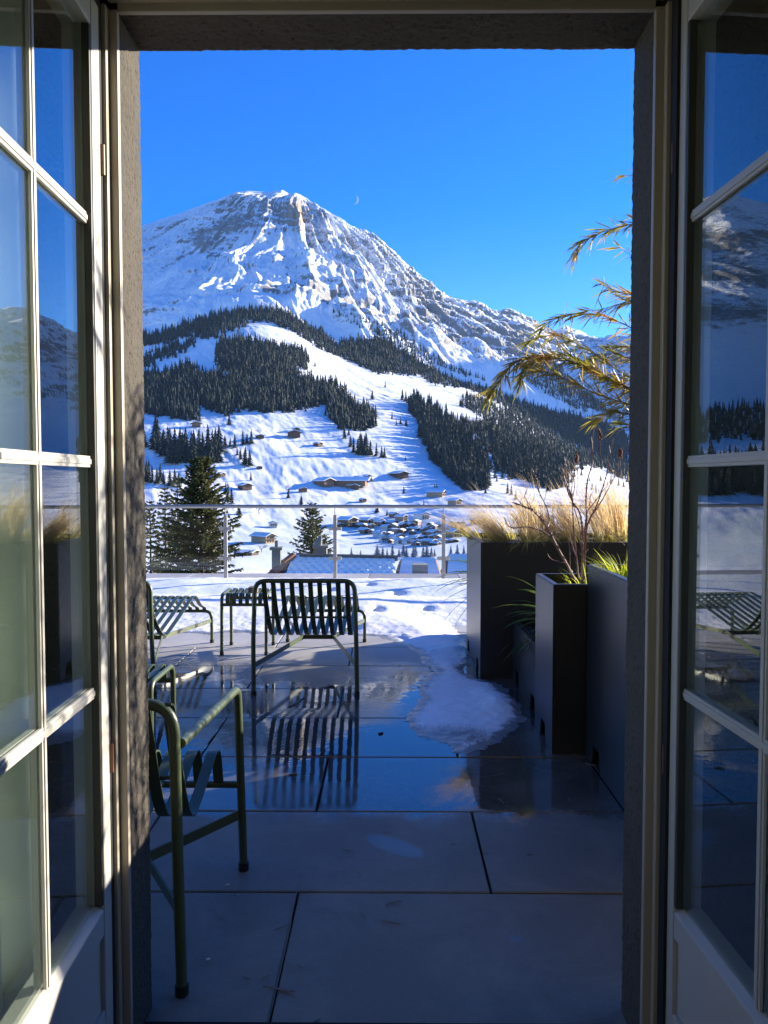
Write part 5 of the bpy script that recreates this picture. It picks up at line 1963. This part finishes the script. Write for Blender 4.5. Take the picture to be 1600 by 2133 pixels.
b.box(XL - .059, XR + .059, yi, ym - .001, ZT + .07, 6.5)
b.box(-9, XL - .42, yo + .001, 0.001, -.3, 6.5)
b.box(XR + .42, 7, yo + .001, 0.001, -.3, 6.5)
b.box(XL - .41, XR + .41, yo + .001, -.001, ZT + .42, 6.5)
b.build("masonry", M['stucco'], wall, False)
b = MB()
b.box(XL - .03, XR + .03, 1.78, 1.984, -.08, .008)
tag(b.build("door_threshold", M['joint'], None, False), "dark metal threshold under the open terrace door", "threshold")

# ------------------------------------------------------------------ door frame
fr = thing("door_frame", "cream wooden frame around the open terrace doors", "door frame", (0, 1.95, 0))
ZF = ZT - .004
b = MB()
yy = 1.95


def fbox(bb, x0, x1, y0, y1, z0, z1):
    bb.box(x0, x1, y0 - yy, y1 - yy, z0, z1)


b.mi = 0
fbox(b, XL - .10, XL + .006, 1.864, 1.8815, 0, ZF)
fbox(b, XL - .10, XL - .0135, 1.842, 1.864, 0, ZF)
fbox(b, XR - .006, XR + .10, 1.864, 1.8815, 0, ZF)
fbox(b, XR + .0135, XR + .10, 1.842, 1.864, 0, ZF)
b.build("side_post", M['frame'], fr, False, 0.0025)
b = MB()
fbox(b, XL + .0065, XR - .0065, 1.8645, 1.881, ZI - .006, ZF + .06)
fbox(b, XL - .013, XR + .013, 1.8425, 1.864, ZI + .012, ZF + .06)
b.build("head", M['frame'], fr, False, 0.0025)
b = MB()
fbox(b, XL - .10, XL - .0235, 1.804, 1.8415, 0, ZF)
fbox(b, XR + .0235, XR + .10, 1.804, 1.8415, 0, ZF)
b.build("gasket", M['gasket'], fr, False)


# ------------------------------------------------------------------ glazed door leaves
def make_leaf(name, label, hinge, ang, mir):
    """leaf plane: local x runs from the hinge to the free edge, local +y is its outdoor face"""
    t = thing(name, label, "door", hinge, ang)
    W = .71
    ZB, ZTOP = .025, ZI - .02
    st, th = .052, .068
    face, back = 0.0, -th * mir

    def bx(bb, x0, x1, y0, y1, z0, z1):
        bb.box(x0, x1, min(y0, y1), max(y0, y1), z0, z1)
    gy_ = -.022 * mir
    b = MB()
    bx(b, 0, st, face, back, ZB, ZTOP)
    bx(b, W - st, W, face, back, ZB, ZTOP)
    b.build("stile", M['leaf_paint'], t, False, .003)
    b = MB()
    bx(b, st + .0005, W - st - .0005, face - .001 * mir, back + .001 * mir, ZTOP - .07, ZTOP - .001)
    z0, z1 = .372, .446
    ya, yb = face - .0015 * mir, back + .0015 * mir
    # lower rail with a sloping weathered top
    vs = [(x, y, z) for x in (st + .0005, W - st - .0005) for (y, z) in ((ya, z0), (ya, z1 - .012), (gy_, z1), (yb, z1), (yb, z0))]
    f = [(0, 1, 2, 3, 4), (9, 8, 7, 6, 5)] + [(k, 5 + k, 5 + (k + 1) % 5, (k + 1) % 5) for k in range(5)]
    b.add(vs, f)
    bx(b, st + .0005, W - st - .0005, ya, yb, ZB + .001, .19)
    b.build("rail", M['leaf_paint'], t, False, .003)
    b = MB()
    bx(b, st + .001, W - st - .001, face - .012 * mir, back + .020 * mir, .1895, .3725)
    b.build("lower_panel", M['leaf_paint'], t, False, .002)
    for zh in (.778, 2.2):
        b = MB()
        b.tube([(-.004, .003 * mir, zh - .035), (-.004, .003 * mir, zh + .035)], .0055, 10)
        b.build("hinge", M['hinge'], t)
    # glazing beads
    b = MB()
    for (x0, x1) in ((st, st + .012), (W - st - .012, W - st)):
        bx(b, x0, x1, face - .0015 * mir, gy_ + .0025 * mir, z1 + .001, ZTOP - .071)
    b.build("glazing_bead", simple('olive_bead_' + ('a' if mir > 0 else 'b'), (0.034, 0.034, 0.026), .5), t, False, .002)
    b = MB()
    bx(b, st - .004, W - st + .004, gy_ + .002 * mir, gy_ - .002 * mir, z1 - .01, ZTOP - .06)
    b.build("glass", M['pane'], t, False)
    # muntins: a bar on each side of the pane
    for zc in (2.043, 1.492, .956):
        m = MB()
        bx(m, st + .012, W - st - .012, gy_ + .0025 * mir, gy_ + .010 * mir, zc - .013, zc + .013)
        bx(m, st + .012, W - st - .012, gy_ + .0102 * mir, gy_ + .0125 * mir, zc - .006, zc + .006)
        bx(m, st + .012, W - st - .012, gy_ - .0025 * mir, gy_ - .017 * mir, zc - .013, zc + .013)
        m.build("muntin", M['leaf_paint'], t, False, .002)
    m = MB()
    xc = .348 if mir > 0 else .401
    for (yA, yB, hw) in ((.0022, .0092, .0115), (.0094, .0118, .005), (-.0022, -.0165, .0115)):
        bx(m, xc - hw, xc + hw, gy_ + yA * mir, gy_ + yB * mir, z1 + .002, ZTOP - .071)
    m.build("muntin", M['leaf_paint'], t, False, .002)
    return t


# left leaf runs towards the room: direction (.0425,-1); its outdoor face looks to +X
make_leaf("glazed_door", "white glazed door leaf folded inwards on the left, sunlit along its edge", (XL - .0225, 1.824, 0), math.atan2(-1, .0425), 1)
make_leaf("glazed_door", "white glazed door leaf folded inwards on the right, wholly in shade", (XR + .030, 1.824, 0), math.atan2(-1, .049), -1)


# curtains behind the glass
def curtain(label, x0, x1, y0, y1, seed):
    rg = random.Random(seed)
    n, m = 220, 12
    V = []
    for i in range(n):
        s = i / (n - 1)
        y = y0 + (y1 - y0) * s
        x = x0 + (x1 - x0) * s + .042 * math.sin(s * 2 * math.pi * 6.5 + .8 * math.sin(s * 9 + seed)) + .012 * math.sin(s * 41 + seed)
        for j in range(m):
            z = .01 + 2.72 * j / (m - 1)
            V.append((x + .004 * math.sin(j * 1.1 + i * .05), y, z))
    Fq = [(i * m + j, (i + 1) * m + j, (i + 1) * m + j + 1, i * m + j + 1) for i in range(n - 1) for j in range(m - 1)]
    o = np_mesh("curtain", V, Fq, M['curtain'])
    sm = o.modifiers.new("thickness", 'SOLIDIFY')
    sm.thickness = .002
    tag(o, label, "curtain")


curtain("pale linen curtain behind the left door leaf, dappled by the sun", -.795, -.835, 1.60, .68, 1)
curtain("pale linen curtain behind the right door leaf in shade", .815, .855, 1.53, .68, 4)

# room shell
b = MB()
for xa in (-2.6, 2.5):      # side walls, each with an added opening that lets skylight onto the door frames
    b.box(xa, xa + .1, -3.5, -1.9, 0, 2.9)
    b.box(xa, xa + .1, -.4, WYI, 0, 2.9)
    b.box(xa, xa + .1, -1.899, -.401, 0, .9)
    b.box(xa, xa + .1, -1.899, -.401, 2.3, 2.9)
b.box(-2.6, 2.6, -3.6, -3.5, 0, 2.9)
b.box(-2.6, 2.6, -3.6, WYI - .001, 2.9, 3.0)
tag(b.build("room_walls", M['room'], None, False), kind='structure')
b = MB()
b.box(-2.6, 2.6, -3.6, 1.779, -.1, -.002)
tag(b.build("room_floor", M['room_floor'], None, False), kind='structure')

# ------------------------------------------------------------------ day moon
mm = bpy.data.materials.new("moonlight")
mm.use_nodes = True
nt_ = mm.node_tree
nt_.nodes.remove(nt_.nodes["Principled BSDF"])
em = nt_.nodes.new("ShaderNodeEmission")
em.inputs['Color'].default_value = (0.42, 0.66, 1.0, 1)
em.inputs['Strength'].default_value = 0.22
nt_.links.new(em.outputs[0], nt_.nodes["Material Output"].inputs['Surface'])
MY = 24000.0
c = A(738, 416, MY)
rm_ = MY * 9.5 / F
b = MB()
n = 24
ring = []
for k in range(n + 1):
    a = -math.pi * .5 + math.pi * k / n
    ring.append((math.cos(a), math.sin(a)))
vs = []
for (cx, cz) in ring:
    vs += [(cx * rm_, 0, cz * rm_), (cx * rm_ * .80, -rm_ * .15, cz * rm_ * .93), (cx * rm_ * .60, 0, cz * rm_)]
fs = []
for k in range(n):
    a = 3 * k
    fs += [(a, a + 3, a + 4, a + 1), (a + 1, a + 4, a + 5, a + 2), (a + 2, a + 5, a + 3, a)]
b.add(vs, fs)
o = b.build("moon", mm, None)
o.location = c
o.rotation_euler = (0, R(10), 0)
tag(o, "faint white crescent moon in the blue sky right of the summit", "moon")

# ------------------------------------------------------------------ litter on the tiles
def stalk(pts, r, label, name="dry_stalk", group="dry stalks on the tiles", mat='stalk'):
    P0 = [G(u, v, 0.004) for u, v in pts]
    base = P0[0].copy()
    b = MB()
    C = catmull([p - base for p in P0], 4)
    n = len(C)
    b.tube(C, [r * (.5 + math.sin(math.pi * i / (n - 1)) * .6) for i in range(n)], 5)
    o = b.build(name, M[mat], None)
    o.location = base
    tag(o, label, "stalk", group)
    return o


LS = "thin pale dry stalk lying on the shaded tiles before the door"
for pts, r in [
        ([(802, 1886), (815, 1880), (838, 1876)], .0022), ([(753, 1896), (758, 1905), (765, 1914)], .0016), ([(793, 1916), (812, 1920), (836, 1924)], .0022), ([(569, 1938), (590, 1930), (604, 1922)], .0017),
        ([(504, 2034), (512, 2036), (520, 2038)], .0016), ([(543, 2040), (554, 2034), (565, 2031)], .0016), ([(1125, 1898), (1130, 1908), (1131, 1921)], .0013), ([(1127, 2064), (1140, 2073), (1151, 2084)], .0013),
        ([(650, 2130), (660, 2126), (668, 2122)], .0018), ([(712, 1770), (725, 1771), (738, 1773)], .0016), ([(796, 1733), (808, 1734), (816, 1733)], .0012), ([(746, 1817), (750, 1820), (753, 1823)], .0014),
        ([(1096, 1780), (1104, 1780), (1109, 1779)], .0014), ([(1005, 1775), (1013, 1777), (1020, 1778)], .0012), ([(583, 1856), (586, 1846), (588, 1842)], .0012), ([(623, 1858), (636, 1857), (648, 1855)], .0016),
        ([(1035, 1663), (1043, 1667), (1049, 1673)], .0016), ([(1184, 1662), (1187, 1668), (1189, 1669)], .0014), ([(938, 1758), (946, 1758), (950, 1758)], .0012), ([(1218, 1590), (1228, 1592), (1240, 1595)], .002),
        ([(484, 1864), (492, 1866), (498, 1868)], .0014), ([(450, 1902), (460, 1910), (470, 1916)], .0010), ([(620, 2008), (628, 2014), (634, 2016)], .0013)]:
    stalk(pts, r, LS)
stalk([(626, 1838), (620, 1845), (618, 1858), (612, 1885), (605, 1925), (598, 1960), (590, 1995), (580, 2040), (570, 2085), (558, 2133)], .0017, "long dry stem lying in the open joint between two tiles", "dry_stalk", None)
stalk([(548, 2054), (570, 2057), (590, 2064), (616, 2064)], .0024, "dry leaf stalk crossing the tile joint near the door", "dry_stalk", None)
stalk([(584, 2057), (600, 2064), (615, 2076)], .0018, "short forked stalk end beside the crossing leaf stalk", "dry_stalk", None)
stalk([(600, 1614), (611, 1612), (620, 1612)], .0045, "pale folded leaf floating on the wet tile under the chair", "dry_leaf", None)
stalk([(600, 1472), (615, 1466), (634, 1452)], .006, "pale dry leaf on the wet tile behind the lounge chair", "dry_leaf", None)
stalk([(788, 1527), (793, 1528), (798, 1526)], .006, "small black pebble on the blue wet tile", "pebble", None, 'gasket')
stalk([(470, 1844), (474, 1843), (478, 1843)], .003, "tiny white snow crumb beside the armchair leg", "snow_crumb", None, 'roof_snow')
stalk([(429, 1998), (434, 1998), (438, 1997)], .0035, "tiny white snow crumb on the nearest tile", "snow_crumb", None, 'roof_snow')

# ------------------------------------------------------------------ thin valley haze
hm = bpy.data.materials.new("valley_haze")
hm.use_nodes = True
nt_ = hm.node_tree
nt_.nodes.remove(nt_.nodes["Principled BSDF"])
pv = nt_.nodes.new("ShaderNodeVolumePrincipled")
pv.inputs['Color'].default_value = (0.42, 0.66, 1.0, 1)
pv.inputs['Density'].default_value = 0.000017
pv.inputs['Anisotropy'].default_value = 0.2
nt_.links.new(pv.outputs[0], nt_.nodes["Material Output"].inputs['Volume'])
zmin, zmax = float(Z.min()), float(Z.max())
b = MB()
b.box(float(XX.min()) - 50, float(XX.max()) + 50, -60, float(YY.max()) + 50, zmin - 3, zmax + 20)
tag(b.build("haze", hm, None, False), kind='stuff')
